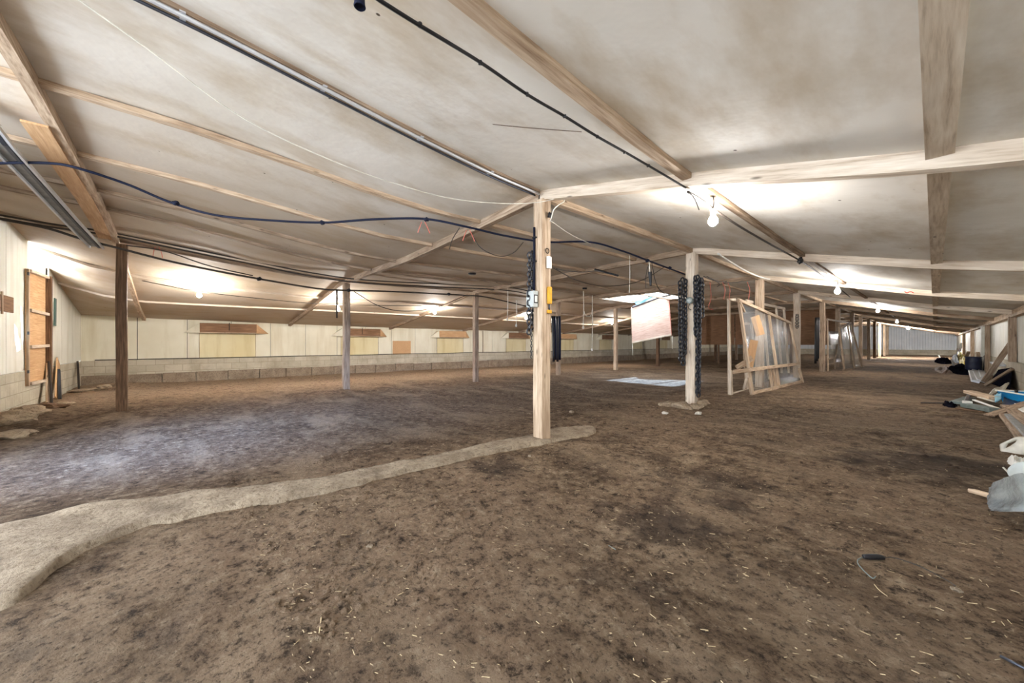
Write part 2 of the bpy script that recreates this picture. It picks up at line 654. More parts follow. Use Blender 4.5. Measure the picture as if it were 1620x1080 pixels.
def rock(name, loc, size, mat, seed=0, parent=None):
    bm = bmesh.new()
    bmesh.ops.create_icosphere(bm, subdivisions=3, radius=1.0)
    for v in bm.verts:
        d = v.co.normalized()
        k = 1 + 0.45 * noise.noise(d * 1.3 + Vector((seed, 0, 0))) + 0.15 * noise.noise(d * 4 + Vector((0, seed, 0)))
        v.co = Vector((d.x * size[0] * k, d.y * size[1] * k, d.z * size[2] * k))
    return from_bm(name, bm, mat, parent, Matrix.Translation(Vector(loc)) @ Matrix.Rotation(seed * 1.3, 4, 'Z'))


def sheet(name, corners, mat, parent=None, n=14, crease=0.02, seed=0.0, thick=0.002, sag=None):
    """a thin sheet between four corners with creases and a real thickness"""
    c = [Vector(p) for p in corners]
    nrm = (c[1] - c[0]).cross(c[3] - c[0]).normalized()
    vs, fs = [], []
    for side in (0, 1):
        for i in range(n + 1):
            for j in range(n + 1):
                s, t = i / n, j / n
                p = c[0] * (1 - s) * (1 - t) + c[1] * s * (1 - t) + c[2] * s * t + c[3] * (1 - s) * t
                w = crease * (noise.noise((s * 3.2 + seed, t * 3.2, seed)) + 0.6 * noise.noise((s * 8 + seed, t * 8, 3 + seed)))
                p = p + nrm * (w + (side * thick))
                if sag:
                    p = p + sag(s, t)
                vs.append(p)
    m = (n + 1) * (n + 1)
    for i in range(n):
        for j in range(n):
            a = i * (n + 1) + j
            fs.append((a, a + 1, a + n + 2, a + n + 1))
            a += m
            fs.append((a, a + n + 1, a + n + 2, a + 1))
    edge = [j for j in range(n)] + [i * (n + 1) + n for i in range(n)] + [n * (n + 1) + n - j for j in range(n)] + [(n - i) * (n + 1) for i in range(n)]
    for k in range(len(edge)):
        a, b = edge[k], edge[(k + 1) % len(edge)]
        fs.append((b, a, a + m, b + m))
    return link(name, vs, fs, mat, parent, None, True)


ORD = ['first', 'second', 'third', 'fourth', 'fifth', 'sixth', 'seventh', 'eighth', 'ninth', 'tenth', 'eleventh', 'twelfth', 'thirteenth', 'fourteenth']
XL, XR, YG, YE = -17.1, 1.42, -2.32, 54.6
ROW_A, ROW_B = -3.07, -10.1


def yk(k):
    return 3.185 + 4.12 * (k - 1)


# ================================================================ THE SETTING
def graded(a, b, fine0, fine1, s, grow, mx):
    out = [fine0]
    x, st = fine0, s
    while x < fine1:
        x += s
        out.append(x)
    while x < b:
        st = min(mx, st * grow)
        x += st
        out.append(min(x, b))
    x, st = fine0, s
    pre = []
    while x > a:
        st = min(mx, st * grow)
        x -= st
        pre.append(max(x, a))
    return sorted(set(pre + out))


def build_floor():
    xs = graded(XL - 0.3, XR + 0.3, -3.4, XR + 0.3, 0.03, 1.05, 0.3)
    ys = graded(-5.2, YE + 0.3, -0.6, 4.5, 0.03, 1.05, 0.6)
    vs = [(x, y, floor_z(x, y)) for x in xs for y in ys]
    ny = len(ys)
    fs = [(i * ny + j, (i + 1) * ny + j, (i + 1) * ny + j + 1, i * ny + j + 1) for i in range(len(xs) - 1) for j in range(ny - 1)]
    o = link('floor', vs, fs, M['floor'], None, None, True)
    tag(o, 'brown trodden earth floor', None, None, 'structure')


build_floor()

HATCH = (-8.7, -6.3, 12.3, 14.6)     # open roof vent


def build_roof():
    xs = sorted(set([-17.3 + 0.3 * i for i in range(64)] + [HATCH[0], HATCH[1]]))
    xs = [x for x in xs if x <= 1.75]
    ys = sorted(set([-2.7, -2.32, -1.6, -0.93] + [-0.5 + 0.4 * i for i in range(40)] + [15.6 + 1.0 * i for i in range(40)] + [HATCH[2], HATCH[3]]))

    def hole(x, y):
        return HATCH[0] - 1e-4 < x < HATCH[1] + 1e-4 and HATCH[2] - 1e-4 < y < HATCH[3] + 1e-4
    vs, fs = [], []
    ny = len(ys)
    N = len(xs) * ny
    for s in (0, 1):
        for x in xs:
            for y in ys:
                b = 0.014 * noise.noise((x * 0.9, y * 0.9, 2)) + 0.006 * noise.noise((x * 2.6, y * 2.6, 5))
                vs.append((x, y, roof_z(x, y) + (b if s == 0 else 0.07)))
    for i in range(len(xs) - 1):
        for j in range(ny - 1):
            cx, cy = (xs[i] + xs[i + 1]) / 2, (ys[j] + ys[j + 1]) / 2
            if hole(cx, cy):
                continue
            a = i * ny + j
            fs.append((a, a + 1, a + ny + 1, a + ny))
            fs.append((N + a, N + a + ny, N + a + ny + 1, N + a + 1))
    o = link('ceiling', vs, fs, M['ceiling'], None, None, True)
    tag(o, 'dirty off-white roof lining sagging between purlins', None, None, 'structure')


build_roof()


def wall_boards(name, axis, fixed, a, b, zb, ztop, mat, width=1.22, th=0.02, facing=1, gap=0.007, stains=(), seg=1):
    """boards side by side along an axis up to the roof line, with open joints between them"""
    vs, fs, mi = [], [], []
    cuts = []
    x = a
    while x < b - 0.05:
        cuts.append((x, min(b, x + width)))
        x += width
    for (p, q) in cuts:
        p2, q2 = p + gap, q - gap
        n = 4 if seg > 1 else 1
        for k in range(n):
            u0, u1 = p2 + (q2 - p2) * k / n, p2 + (q2 - p2) * (k + 1) / n
            base = len(vs)
            for u in (u0, u1):
                for t in (0, th * facing):
                    for z in (zb, ztop(u)):
                        vs.append((u, fixed + t, z) if axis == 'X' else (fixed + t, u, z))
            for f in ((0, 1, 3, 2), (4, 6, 7, 5), (0, 4, 5, 1), (2, 3, 7, 6), (0, 2, 6, 4), (1, 5, 7, 3)):
                fs.append(tuple(base + i for i in f))
    # dark cavity backing
    base = len(vs)
    for k in range(41):
        u = a + 0.04 + (b - a - 0.08) * k / 40
        for z in (zb, ztop(u)):
            vs.append((u, fixed - 0.03 * facing, z) if axis == 'X' else (fixed - 0.03 * facing, u, z))
    nf = len(fs)
    for k in range(40):
        fs.append((base + 2 * k, base + 2 * k + 1, base + 2 * k + 3, base + 2 * k + 2))
    o = link(name, vs, fs, [mat, M['dark_wood']])
    for i, pl in enumerate(o.data.polygons):
        if i >= nf:
            pl.material_index = 1
    return tag(o, None, None, None, 'structure')


BL = 0.615     # top of the block plinth
o = wall_boards('wall_left', 'Y', XL, YG, YE, BL - 0.06, lambda y: roof_z(XL, y) + 0.03, M['panel'])
o['label'] = 'long cream boarded wall above a block plinth'
o = wall_boards('wall_right', 'Y', XR, YG, YE, 0.6, lambda y: roof_z(XR, y) + 0.03, M['panel_grey'], facing=-1)
o['label'] = 'pale boarded right wall behind the rubbish'


def plinth(name, x0, x1, y0, y1, z0, z1, mat, label):
    v, f = box_data(x0, x1, y0, y1, z0, z1)
    return tag(link(name, v, f, mat), label, None, None, 'structure')


plinth('baseboard_left', XL - 0.2, XL + 0.035, YG, YE, -0.5, BL, M['block_y'], 'whitewashed block plinth of the long left wall')
plinth('baseboard_right', XR - 0.035, XR + 0.2, YG, YE, -0.5, 0.68, M['block_y'], 'block plinth of the right wall')
# footing blocks projecting at the foot of the left wall
vs, fs = [], []
y = YG + 0.02
rr = random.Random(3)
while y < YE - 1:
    L = 0.9 + rr.uniform(-0.05, 0.08)
    v, f = box_data(XL - 0.05, XL + 0.16 + rr.uniform(-0.02, 0.02), y, y + L - 0.025, -0.6, 0.17 + rr.uniform(-0.02, 0.015))
    b = len(vs)
    vs += v
    fs += [tuple(b + i for i in q) for q in f]
    y += L
tag(link('trim_1', vs, fs, mat_concrete('footing blocks', rgb(132, 116, 100), rgb(166, 150, 130), rgb(90, 76, 62), 4)),
    'row of brown footing blocks at the foot of the left wall', None, None, 'structure')

# far end: profiled sheet on a plinth
vs, fs = [], []
x, i = XL, 0
prof = [(0, 0), (0.09, 0), (0.12, -0.04), (0.21, -0.04), (0.24, 0)]
xs = []
while x < XR + 0.1:
    for (dx, dy) in prof[:4]:
        xs.append((x + dx * 1.5, dy))
    x += 0.24 * 1.5
for (px, dy) in xs:
    vs.append((px, YE + dy, 0.5))
    vs.append((px, YE + dy, roof_z(px, YE) + 0.05))
for k in range(len(xs) - 1):
    fs.append((2 * k, 2 * k + 1, 2 * k + 3, 2 * k + 2))
tag(link('wall_far', vs, fs, M['corrugated']), 'white ribbed metal sheeting across the far end', None, None, 'structure')
plinth('baseboard_far', XL, XR, YE - 0.06, YE + 0.2, -0.5, 0.52, M['block_x'], 'low block wall under the ribbed far end sheeting')

# near gable with a doorway (X -13.4 .. -11.9) and unseen openings behind the photographer, added to let fill daylight in
GZ = 0.62


def gable_top(x):
    return roof_z(x, YG) + 0.04


o = wall_boards('wall_near', 'X', YG, XL, -13.42, GZ, gable_top, M['panel_grey'], seg=4)
o['label'] = 'pale boarded gable beyond the plywood door, under the sloping roof'
o = wall_boards('wall_near', 'X', YG, -11.9, -6.3, GZ, gable_top, M['panel_grey'], seg=4)
o['label'] = 'pale boarded gable on the near side of the plywood door'
plinth('baseboard_near', XL, -6.3, YG - 0.2, YG + 0.035, -0.5, GZ - 0.01, M['block_x'], 'rough rendered plinth under the gable boards')
plinth('wall_near', -3.6, -2.6, YG - 0.1, YG, -0.5, 3.4, M['panel_grey'], 'unseen pier between two openings added for daylight behind the photographer')

# ================================================================ TIMBER FRAME
POST_W = 0.155


def wooden_post(name_mat, x, y, k, label, w=POST_W, top=None, lean=(0, 0)):
    z0 = floor_z(x, y) - 0.06
    z1 = (roof_z(x, y) - 0.12) if top is None else top
    o = beam('wooden_post', (x, y, z0), (x + lean[0], y + lean[1], z1), w, w, M[name_mat], None, bev=0.008, wob=0.012)
    return tag(o, label, 'post', 'roof posts')


for k in range(1, 14):
    y = yk(k)
    mat = ['tan', 'pale', 'tan', 'pale', 'weathered', 'weathered', 'weathered', 'weathered', 'weathered', 'brown', 'tan', 'tan', 'tan'][k - 1]
    lab = {1: 'nearest tan timber post, standing on the raised concrete kerb and carrying a grey switch box',
           2: 'pale timber post between black hanging chains, standing on a heap of stones',
           3: 'tan timber post behind the stack of pale glazed frames',
           4: 'pale timber post at the far end of the nearer frame stack'}.get(
        k, '%s post from the camera in the row that starts at the switch-box post' % ORD[k - 1])
    wooden_post(mat, ROW_A + [0, 0.0, 0.02, 0.0, 0.03, -0.02, 0.04, 0, 0.02, 0, 0.0, 0.02, -0.02][k - 1], y, k, lab, 0.15 if k == 1 else 0.17)
for k in range(0, 13):
    y = yk(k)
    mat = ['brown', 'weathered', 'weathered', 'weathered', 'tan', 'brown', 'weathered', 'brown', 'weathered', 'tan', 'brown', 'tan', 'brown'][k]
    lab = {0: 'dark timber post nearest the plywood door in the gable',
           1: 'timber post on a small earth mound before the boarded wall',
           2: 'timber post third from the gable in the row before the boarded wall',
           3: 'timber post wrapped by the long black bundle, far row',
           4: 'slim tan post left of the hanging hatch board'}.get(
        k, '%s post from the gable in the row before the boarded wall' % ORD[k])
    wooden_post(mat, ROW_B, y + (0.08 if k == 0 else 0), k, lab, 0.15)


def rafter(k, pts, mat, label, w=0.085, h=0.11):
    o = path_beam('rafter', pts, w, h, M[mat])
    return tag(o, label, 'rafter', 'roof rafters')


def on_roof(x, y, dz=0.0):
    return Vector((x, y, roof_z(x, y) + dz))


for k in range(0, 13):
    y = yk(k)
    xs = [-16.95 + (ROW_A + 16.95) * i / 24 for i in range(25)]
    where = 'over the %s post from the gable' % ORD[k]
    rafter(k, [on_roof(x, y, 0.0) for x in xs], 'weathered' if k else 'tan', 'rafter sloping down to the boarded left wall ' + where)
    xs = [ROW_A + (1.3 - ROW_A) * i / 12 for i in range(13)]
    if k >= 1:
        rafter(k, [on_roof(x, y, 0.0) for x in xs], 'pale' if k < 5 else 'weathered',
               'rafter running right from the %s kerb-row post to the right wall' % ORD[k - 1])


def purlin_pts(x0, x1, ya, yb, dz=0.0):
    pts = []
    n = max(3, int((yb - ya) / 0.7))
    for i in range(n + 1):
        y = ya + (yb - ya) * i / n
        t = min(1, max(0, (y + 0.93) / 4.115))
        x = x0 + (x1 - x0) * t
        if y < -0.93:
            x = x0
        pts.append(on_roof(x, y, dz))
    return pts


PUR = [(-4.95, -4.25, 'tan', 'first tan purlin left of the kerb-row posts'),
       (-6.45, -5.6, 'tan', 'second purlin left of the kerb-row posts'),
       (-7.75, -7.0, 'weathered', 'third purlin left of the kerb-row posts'),
       (-8.6, -8.3, 'weathered', 'fourth purlin left of the kerb-row posts'),
       (-10.25, -10.25, 'weathered', 'purlin over the post tops nearest the boarded wall'),
       (-12.2, -12.2, 'pale', 'upper purlin between the far posts and the boarded wall'),
       (-14.3, -14.0, 'pale', 'lowest pale purlin above the top of the boarded wall')]
for (a, b, m, lab) in PUR:
    for seg, (ya, yb) in enumerate(((-2.3, 3.14), (3.23, 54.3))):
        if seg == 0 and a < -12:
            pass
        o = path_beam('purlin', purlin_pts(a, b, ya, yb), 0.075, 0.05, M[m])
        tag(o, lab + (', near length' if seg == 0 else ', length beyond the second rafter'), 'purlin', 'roof purlins')
o = path_beam('purlin', purlin_pts(-1.36, -1.36, -2.2, 3.14), 0.075, 0.06, M['tan'])
tag(o, 'tan purlin overhead with a clipped black cable along it', 'purlin', 'roof purlins')
o = path_beam('purlin', purlin_pts(-1.36, -1.36, 3.23, 54.3), 0.06, 0.05, M['weathered'])
tag(o, 'purlin continuing beyond the lit bulb on the right slope', 'purlin', 'roof purlins')
o = path_beam('purlin', purlin_pts(0.02, 0.02, -2.2, 3.14), 0.108, 0.045, M['pale'])
tag(o, 'wide pale board overhead at the right, near length before the cross rafter', 'purlin', 'roof purlins')
o = path_beam('purlin', purlin_pts(0.02, 0.02, 3.23, 54.3), 0.10, 0.045, M['pale'])
tag(o, 'wide pale board overhead at the right, far length past the cross rafter', 'purlin', 'roof purlins')
o = path_beam('purlin', purlin_pts(ROW_A, ROW_A, 3.26, 54.3, -0.0), 0.07, 0.10, M['tan'])
tag(o, 'ridge timber running over the kerb-row posts away from the nearest post', 'purlin', 'roof purlins')
o = path_beam('wall_plate', [on_roof(1.34, y, -0.0) for y in [0.5 + 1.5 * i for i in range(36)]], 0.12, 0.16, M['tan'])
tag(o, 'tan timber wall plate along the top of the right wall', 'beam')

# steel channel along the ridge, near length
p = [on_roof(ROW_A, y, -0.002) for y in (-0.93, 0.0, 0.8, 1.6, 2.4, 3.1)]
o = path_beam('ridge_timber', p, 0.10, 0.05, M['weathered'])
tag(o, 'timber under the roof carrying the steel conduit to the nearest post', 'beam')
t = thing('steel_conduit', 'bright steel conduit running overhead to the top of the nearest post', 'conduit', p[0])
tube('pipe', [q + Vector((0.035, 0, -0.066)) for q in p], 0.014, M['steel'], t)
tube('pipe', [q + Vector((-0.03, 0, -0.064)) for q in p], 0.010, M['steel_dark'], t)
for q in p[1:-1]:
    box('bracket', (-0.06, -0.015, -0.058), (0.06, 0.015, -0.049), M['steel'], t, Matrix.Translation(q), 0.001)

# gusset board under the rafter at the gable end and the steel track beside it
g = [on_roof(x, yk(0) - 0.11, -0.112) for x in (-5.6, -6.4, -7.2, -8, -9, -9.9)]
o = path_beam('gusset_board', g, 0.17, 0.022, M['ply'])
tag(o, 'wide plywood strip under the rafter above the gable-side post', 'board')
q = [at_d(-60, 150, 3.25), at_d(0, 225, 3.7), at_d(60, 290, 4.6), at_d(110, 345, 5.6), at_d(153, 390, 6.6)]
t = thing('steel_track', 'steel channel hanging beside the gable-end rafter', 'track', q[0])
tr = path_beam('web', q, 0.17, 0.006, M['grey_board'], t)
for s in (-1, 1):
    path_beam('flange', [a + Vector((0, s * 0.08, 0.0)) for a in q], 0.022, 0.04, M['steel'], t)
path_beam('tube', [a + Vector((0, 0.03, -0.006)) for a in q], 0.03, 0.02, M['steel_dark'], t)

# ================================================================ VENT BOXES ON THE LEFT WALL
for i in range(9):
    y0 = 0.44 + 4.72 * i
    y1 = y0 + 1.64
    yc = (y0 + y1) / 2
    zt = min(roof_z(XL, yc) - 0.07, 1.93)
    zb = zt - 0.36
    t = thing('vent_box', 'wooden air inlet box high on the boarded wall, %s from the gable' % ORD[i], 'vent', (XL + 0.02, yc, zb), 'air inlets along the boarded wall')
    mat = M['ply'] if i % 2 == 0 else M['ply_brown']
    if i == 0:
        mat = M['ply_brown']
    fx = XL + 0.27
    beam('front_board', (fx, y0, (zt + zb) / 2), (fx, y1, (zt + zb) / 2), 0.018, zt - zb - 0.03, mat, t)
    beam('batten', (fx + 0.012, y0, zb + 0.012), (fx + 0.012, y1, zb + 0.012), 0.03, 0.03, M['tan'], t)
    for s, ys in ((-1, y0), (1, y1)):
        vs = [(fx + 0.009, ys, zt - 0.015), (fx + 0.009, ys, zb), (XL + 0.022, ys + s * 0.42, zb), (XL + 0.022, ys, zt - 0.015)]
        off = Vector((0.012, s * 0.012, 0))
        vv = [Vector(v) for v in vs] + [Vector(v) - off for v in vs]
        ff = [(0, 1, 2), (0, 2, 3), (6, 5, 4), (7, 6, 4), (0, 4, 5, 1), (1, 5, 6, 2), (2, 6, 7, 3), (3, 7, 4, 0)]
        link('cheek', vv, ff, M['ply'] if s == 1 else M['panel'], t)
    if i in (0, 1):
        tube('latch', [(fx + 0.02, yc, zb + 0.10), (fx + 0.02, yc + 0.005, zt + 0.02)], 0.012, M['dark_wood'], t, 6, 0)
    o = box('stained_panel', (XL + 0.021, y0, BL + 0.02), (XL + 0.034, y1, zb - 0.01), M['panel_stain'], None, None, 0.002)
    tag(o, 'yellowed board below the %s air inlet box from the gable' % ORD[i], 'board', 'yellowed boards below the air inlets')
    for s, ys in ((-1, y0), (1, y1)):
        beam('cover_strip', (XL + 0.03, ys, BL + 0.02), (XL + 0.03, ys, zb), 0.02, 0.012, M['weathered'], o)
o = box('plywood_patch', (XL + 0.021, 7.5, 0.62), (XL + 0.036, 8.42, 1.27), M['ply'], None, None, 0.002)
tag(o, 'square plywood patch on the boarded wall between second and third air inlet', 'board')
tube_o = tube('wall_pipe', [(XL + 0.06, YG + 0.3, BL + 0.02)] + [(XL + 0.06, y, BL + 0.02 + 0.012 * math.sin(y * 1.7)) for y in range(0, 54, 2)], 0.013, M['dark_wood'], None, 6, 3)
tag(tube_o, 'dark cable lying along the top of the whitewashed block plinth', 'cable')
for (y, lab) in ((12.85, 'thin upright conduit on the boarded wall between third and fourth air inlet'), (26.2, 'dark upright conduit on the boarded wall right of the hanging hatch')):
    o = beam('wall_conduit', (XL + 0.045, y, BL), (XL + 0.045, y, 1.86), 0.035, 0.035, M['weathered' if y < 20 else 'dark_wood'])
    tag(o, lab, 'conduit')

# ================================================================ GABLE DOOR AND ITS NEIGHBOURS
fz = 0.32
PL = Vector((0, 1, 0))
pY = YG + 0.06
dl0, dr0 = -11.65, -13.1
door = thing('door_1', 'plywood ledged door leaf with two cross rails in the gable', None, (dl0, pY, fz))
door['kind'] = 'structure'
zt0, zt1 = 2.60, 2.64
vs = []
for (x, zb_, zt_) in ((dl0, fz, zt0), (dr0, fz - 0.02, zt1)):
    for yy in (pY - 0.03, pY - 0.012):
        vs += [(x, yy, zb_), (x, yy, zt_)]
link('door_panel', vs, [(0, 1, 3, 2), (4, 6, 7, 5), (0, 4, 5, 1), (2, 3, 7, 6), (0, 2, 6, 4), (1, 5, 7, 3)], M['ply'], door)
beam('stile', (dl0 - 0.03, pY, fz), (dl0 - 0.03, pY, zt0), 0.06, 0.045, M['tan'], door)
beam('stile', (dr0 + 0.05, pY + 0.03, fz), (dr0 + 0.05, pY + 0.03, zt1), 0.10, 0.09, M['brown'], door)
for z0, z1 in ((fz + 0.04, fz + 0.02), (1.08, 1.10), (1.80, 1.79), (zt0 - 0.03, zt1 - 0.03)):
    beam('rail', (dl0 - 0.05, pY + 0.02, z0), (dr0 + 0.08, pY + 0.02, z1), 0.06, 0.06, M['pale'], door)
for z in (0.6, 1.35, 2.5):
    box('hinge', (-0.03, 0, -0.03), (0.03, 0.02, 0.03), M['steel_dark'], door, Matrix.Translation((dl0 + 0.02, pY + 0.01, z)), 0.002)


def leaner(name, p0, p1, w, h, mat, label, cat, up=(0, 1, 0)):
    o = beam(name, p0, p1, w, h, M[mat] if isinstance(mat, str) else mat, None, up)
    return tag(o, label, cat)


def gp(px, py, off=0.05):
    return at_y(px, py, YG + off)


def foot(px, py, off):
    p = at_y(px, py, YG + off)
    return Vector((p.x, p.y, floor_z(p.x, p.y) - 0.01))


leaner('board_offcut', foot(75, 626, 0.16), gp(75, 574, 0.06), 0.16, 0.03, 'tan', 'tan board standing on end at the door jamb', 'board')
leaner('dark_lath', foot(82, 600, 0.22), gp(76, 553, 0.05), 0.09, 0.03, 'dark_wood', 'thin dark slat leaning on the gable right of the door', 'slat')
leaner('board_offcut', foot(89, 620, 0.14), gp(92, 571, 0.06), 0.30, 0.025, 'ply', 'wide plywood offcut leaning on the gable near the corner', 'board')
leaner('black_bar', foot(95, 617, 0.2), gp(93, 585, 0.11), 0.09, 0.05, 'black', 'short black bar leaning before the wide plywood offcut', 'bar')
leaner('black_bar', foot(125, 592, 0.2), gp(123, 573, 0.05), 0.10, 0.04, 'dark_wood', 'short black bar standing in the far corner of the gable', 'bar')
o = beam('green_strip', gp(87.5, 472, 0.035), gp(87.0, 515, 0.035), 0.16, 0.02, M['green_dark'], None, (0, 1, 0))
tag(o, 'dark green upright strip fixed to the gable right of the door', 'strip')
a, b = gp(0, 465, 0.035), gp(21, 495, 0.035)
o = box('plywood_patch', (b.x, YG + 0.021, b.z), (a.x + 0.4, YG + 0.04, a.z), M['ply_brown'], None, None, 0.002)
tag(o, 'plywood patch on the gable left of the door', 'board')
beam('batten', (a.x - 0.05, YG + 0.045, b.z - 0.05), (a.x - 0.05, YG + 0.045, a.z + 0.05), 0.05, 0.02, M['tan'], o, (0, 1, 0))
# torn holes in the gable board, drawn as emissive patches glowing like daylight
for (pts, lab) in ((((33, 484), (36, 500), (37, 530), (35, 545), (34.2, 530), (33.5, 505)), 'long glowing patch drawn as a split in the gable board beside the door'),
                   (((23, 513), (27, 520), (30, 540), (33, 552), (27, 556), (24, 535)), 'ragged glowing patch drawn as a hole in the gable board low beside the door')):
    P = [gp(x, y, 0.0225) for (x, y) in pts]
    Q = [p + Vector((0, -0.003, 0)) for p in P]
    n = len(P)
    t_ = NT('emissive patch for daylight')
    t_.b.inputs['Emission Color'].default_value = (0.75, 0.88, 1, 1)
    t_.b.inputs['Emission Strength'].default_value = 1.6
    o = link('daylight_glow_patch', P + Q, [tuple(range(n)), tuple(range(2 * n - 1, n - 1, -1))] + [(i, i + n, (i + 1) % n + n, (i + 1) % n) for i in range(n)],
             t_.set(rgb(230, 240, 250)))
    tag(o, lab, 'gap')

# ================================================================ KERB, STONES, RUBBLE
def kerb():
    ys = [-2.2 + 6.35 * i / 170 for i in range(171)]
    vs, fs = [], []
    nx = 16
    for y in ys:
        t = (y + 2.2) / 6.35
        left = pchip([-2.2, -0.9, -0.63, 0, 0.5, 1.05, 2.2, 3.6], [-4.1, -4.06, -4.08, -3.8, -3.58, -3.42, -3.34, -3.35], y)
        right = pchip([-2.2, -0.57, -0.46, -0.15, 0.03, 1.05, 2.4, 3.2, 3.6], [-2.4, -2.57, -2.97, -3.26, -3.2, -3.08, -3.0, -2.88, -2.8], y)
        if y > 3.6:
            s = math.sqrt(max(0.0, 1 - ((y - 3.6) / 0.55) ** 2))
            c = (left + right) / 2
            left, right = c + (left - c) * max(s, 0.06), c + (right - c) * max(s, 0.06)
        left += 0.06 * noise.noise((y * 1.8, 0, 1)) + 0.03 * noise.noise((y * 6, 0, 2))
        right += 0.05 * noise.noise((y * 1.6, 4, 1)) + 0.03 * noise.noise((y * 7, 3, 2))
        for i in range(nx + 1):
            s = i / nx
            x = left + (right - left) * s
            e = min(1, min(s, 1 - s) * 9)
            z = max(floor_z(x, y), floor_z(-2.6, y)) * 0.6 + 0.034 * e ** 0.5 - 0.08 * (1 - e)
            z += 0.012 * noise.noise((x * 4, y * 4, 2)) + 0.008 * noise.noise((x * 13, y * 13, 4)) + 0.01 * noise.noise((x * 1.3, y * 1.3, 5))
            vs.append((x, y, z))
    for j in range(len(ys) - 1):
        for i in range(nx):
            a = j * (nx + 1) + i
            fs.append((a, a + 1, a + nx + 2, a + nx + 1))
    o = link('trim_2', vs, fs, M['kerb'], None, None, True)
    tag(o, 'raised grey concrete kerb strip crossing the floor to the nearest post', None, None, 'structure')


kerb()

ST = [(1058, 641, 0.20, 0.13, 0.06, 'flat stone left of the chain post foot'), (1080, 645, 0.22, 0.15, 0.09, 'large brown stone in front of the chain post foot'),
      (1098, 646, 0.14, 0.12, 0.07, 'stone right of the large brown stone at the chain post'), (1112, 640, 0.13, 0.12, 0.07, 'stone under the right-hand black chain')]
for i, (px, py, a, b, c, lab) in enumerate(ST):
    p = at_floor(px, py)
    tag(rock('stone', (p.x, p.y, p.z + c * 0.3), (a, b, c), M['stone'], i + 1), lab, 'stone', 'stones at the chain post')
RB = [(8, 668, 0.34, 0.26, 0.13, 'pale broken concrete lump nearest the left picture edge'), (42, 655, 0.32, 0.24, 0.11, 'broken concrete lump with a bright wet face below the door'),
      (70, 645, 0.30, 0.14, 0.07, 'flat dark slab lying below the plywood door'), (100, 640, 0.16, 0.12, 0.05, 'small chunk right of the flat dark slab'),
      (22, 690, 0.22, 0.2, 0.07, 'low chunk in front of the pale broken lump'), (135, 618, 0.3, 0.2, 0.05, 'flat pale slab in the gable corner'),
      (165, 612, 0.14, 0.12, 0.06, 'small stone by the corner footing blocks')]
for i, (px, py, a, b, c, lab) in enumerate(RB):
    p = at_floor(px, py)
    tag(rock('concrete_chunk', (p.x, p.y, p.z + c * 0.25), (a, b, c), M['stone'] if i != 2 else M['brown'], i + 11), lab, 'rubble', 'rubble by the gable')
SM = [(1052, 655, 'small white stone before the chain post'), (1105, 655, 'pale flat scrap right of the chain post stones'), (905, 575 + 78, 'small pebble beyond the nearest post'),
      (838, 722, 'small lump in front of the kerb'), (585, 865, 'white chip on the earth'), (1513, 934, 'white crumb at the end of the thin cable')]
for i, (px, py, lab) in enumerate(SM):
    p = at_floor(px, py)
    s = 0.055 if py < 700 else 0.02
    tag(rock('pebble', (p.x, p.y, p.z + s * 0.25), (s, s * 0.8, s * 0.5), M['kerb'] if i > 1 else M['dirty_white'], i + 31), lab, 'stone', 'loose pebbles')


def litter():
    rng = random.Random(11)
    vs, fs = [], []
    for _ in range(4600):
        y = 0.3 + 9.0 * rng.random() ** 1.4
        x = rng.uniform(-3.0, 1.3) if y < 4 else rng.uniform(-9, 1.2)
        z = floor_z(x, y) + 0.007
        L = rng.choice([0.003, 0.004, 0.005, 0.006, 0.008, 0.012]) * rng.uniform(0.6, 1.3) * (1 + 0.06 * y)
        w = rng.uniform(0.0007, 0.0016) * (1 + 0.1 * y)
        a = rng.gauss(0.6, 0.9)
        d = Vector((math.cos(a), math.sin(a), rng.uniform(-0.25, 0.25))) * L
        s = Vector((-math.sin(a), math.cos(a), 0)) * w
        u = Vector((0, 0, w))
        c = Vector((x, y, z))
        b = len(vs)
        vs += [c - d - s, c - d + s, c - d + u, c + d - s, c + d + s, c + d + u]
        fs += [(b, b + 1, b + 4, b + 3), (b + 1, b + 2, b + 5, b + 4), (b + 2, b, b + 3, b + 5), (b, b + 2, b + 1), (b + 3, b + 4, b + 5)]
    tag(link('straw_litter', vs, fs, M['straw']), 'scattered bits of straw and chaff on the earth', 'straw', None, 'stuff')
    vs, fs = [], []
    bm = bmesh.new()
    bmesh.ops.create_icosphere(bm, subdivisions=1, radius=1)
    bv = [v.co.copy() for v in bm.verts]
    bm.verts.ensure_lookup_table()
    bf = [tuple(v.index for v in f.verts) for f in bm.faces]
    bm.free()
    for _ in range(15000):
        y = 0.3 + 9.0 * rng.random() ** 1.5
        x = rng.uniform(-4.6, 1.3) if y < 4 else rng.uniform(-9, 1.2)
        r = rng.choice([0.004, 0.006, 0.008, 0.011, 0.016]) * rng.uniform(0.7, 1.3) * (1 + 0.05 * y)
        if noise.noise((x * 1.2, y * 1.2, 6)) < -0.22 or rng.random() > 0.55 + 1.2 * noise.noise((x * 2.5, y * 2.5, 9)):
            continue
        z = floor_z(x, y) + r * 0.1
        b = len(vs)
        sd = rng.random() * 9
        ca, sa = math.cos(sd), math.sin(sd)
        e = rng.uniform(1.0, 1.9)
        for v in bv:
            k = r * (1 + 0.5 * noise.noise(v * 1.5 + Vector((sd, 0, 0))))
            vx, vy = v.x * e * k, v.y * k
            vs.append((x + vx * ca - vy * sa, y + vx * sa + vy * ca, z + v.z * k * 0.6))
        fs += [tuple(b + i for i in f) for f in bf]
    tag(link('soil_clods', vs, fs, M['floor']), 'loose crumbs of earth and droppings on the floor', 'soil', None, 'stuff')


litter()

# ================================================================ ELECTRICS, CHAINS ON THE POSTS
pA = Vector((ROW_A, yk(1), 0))


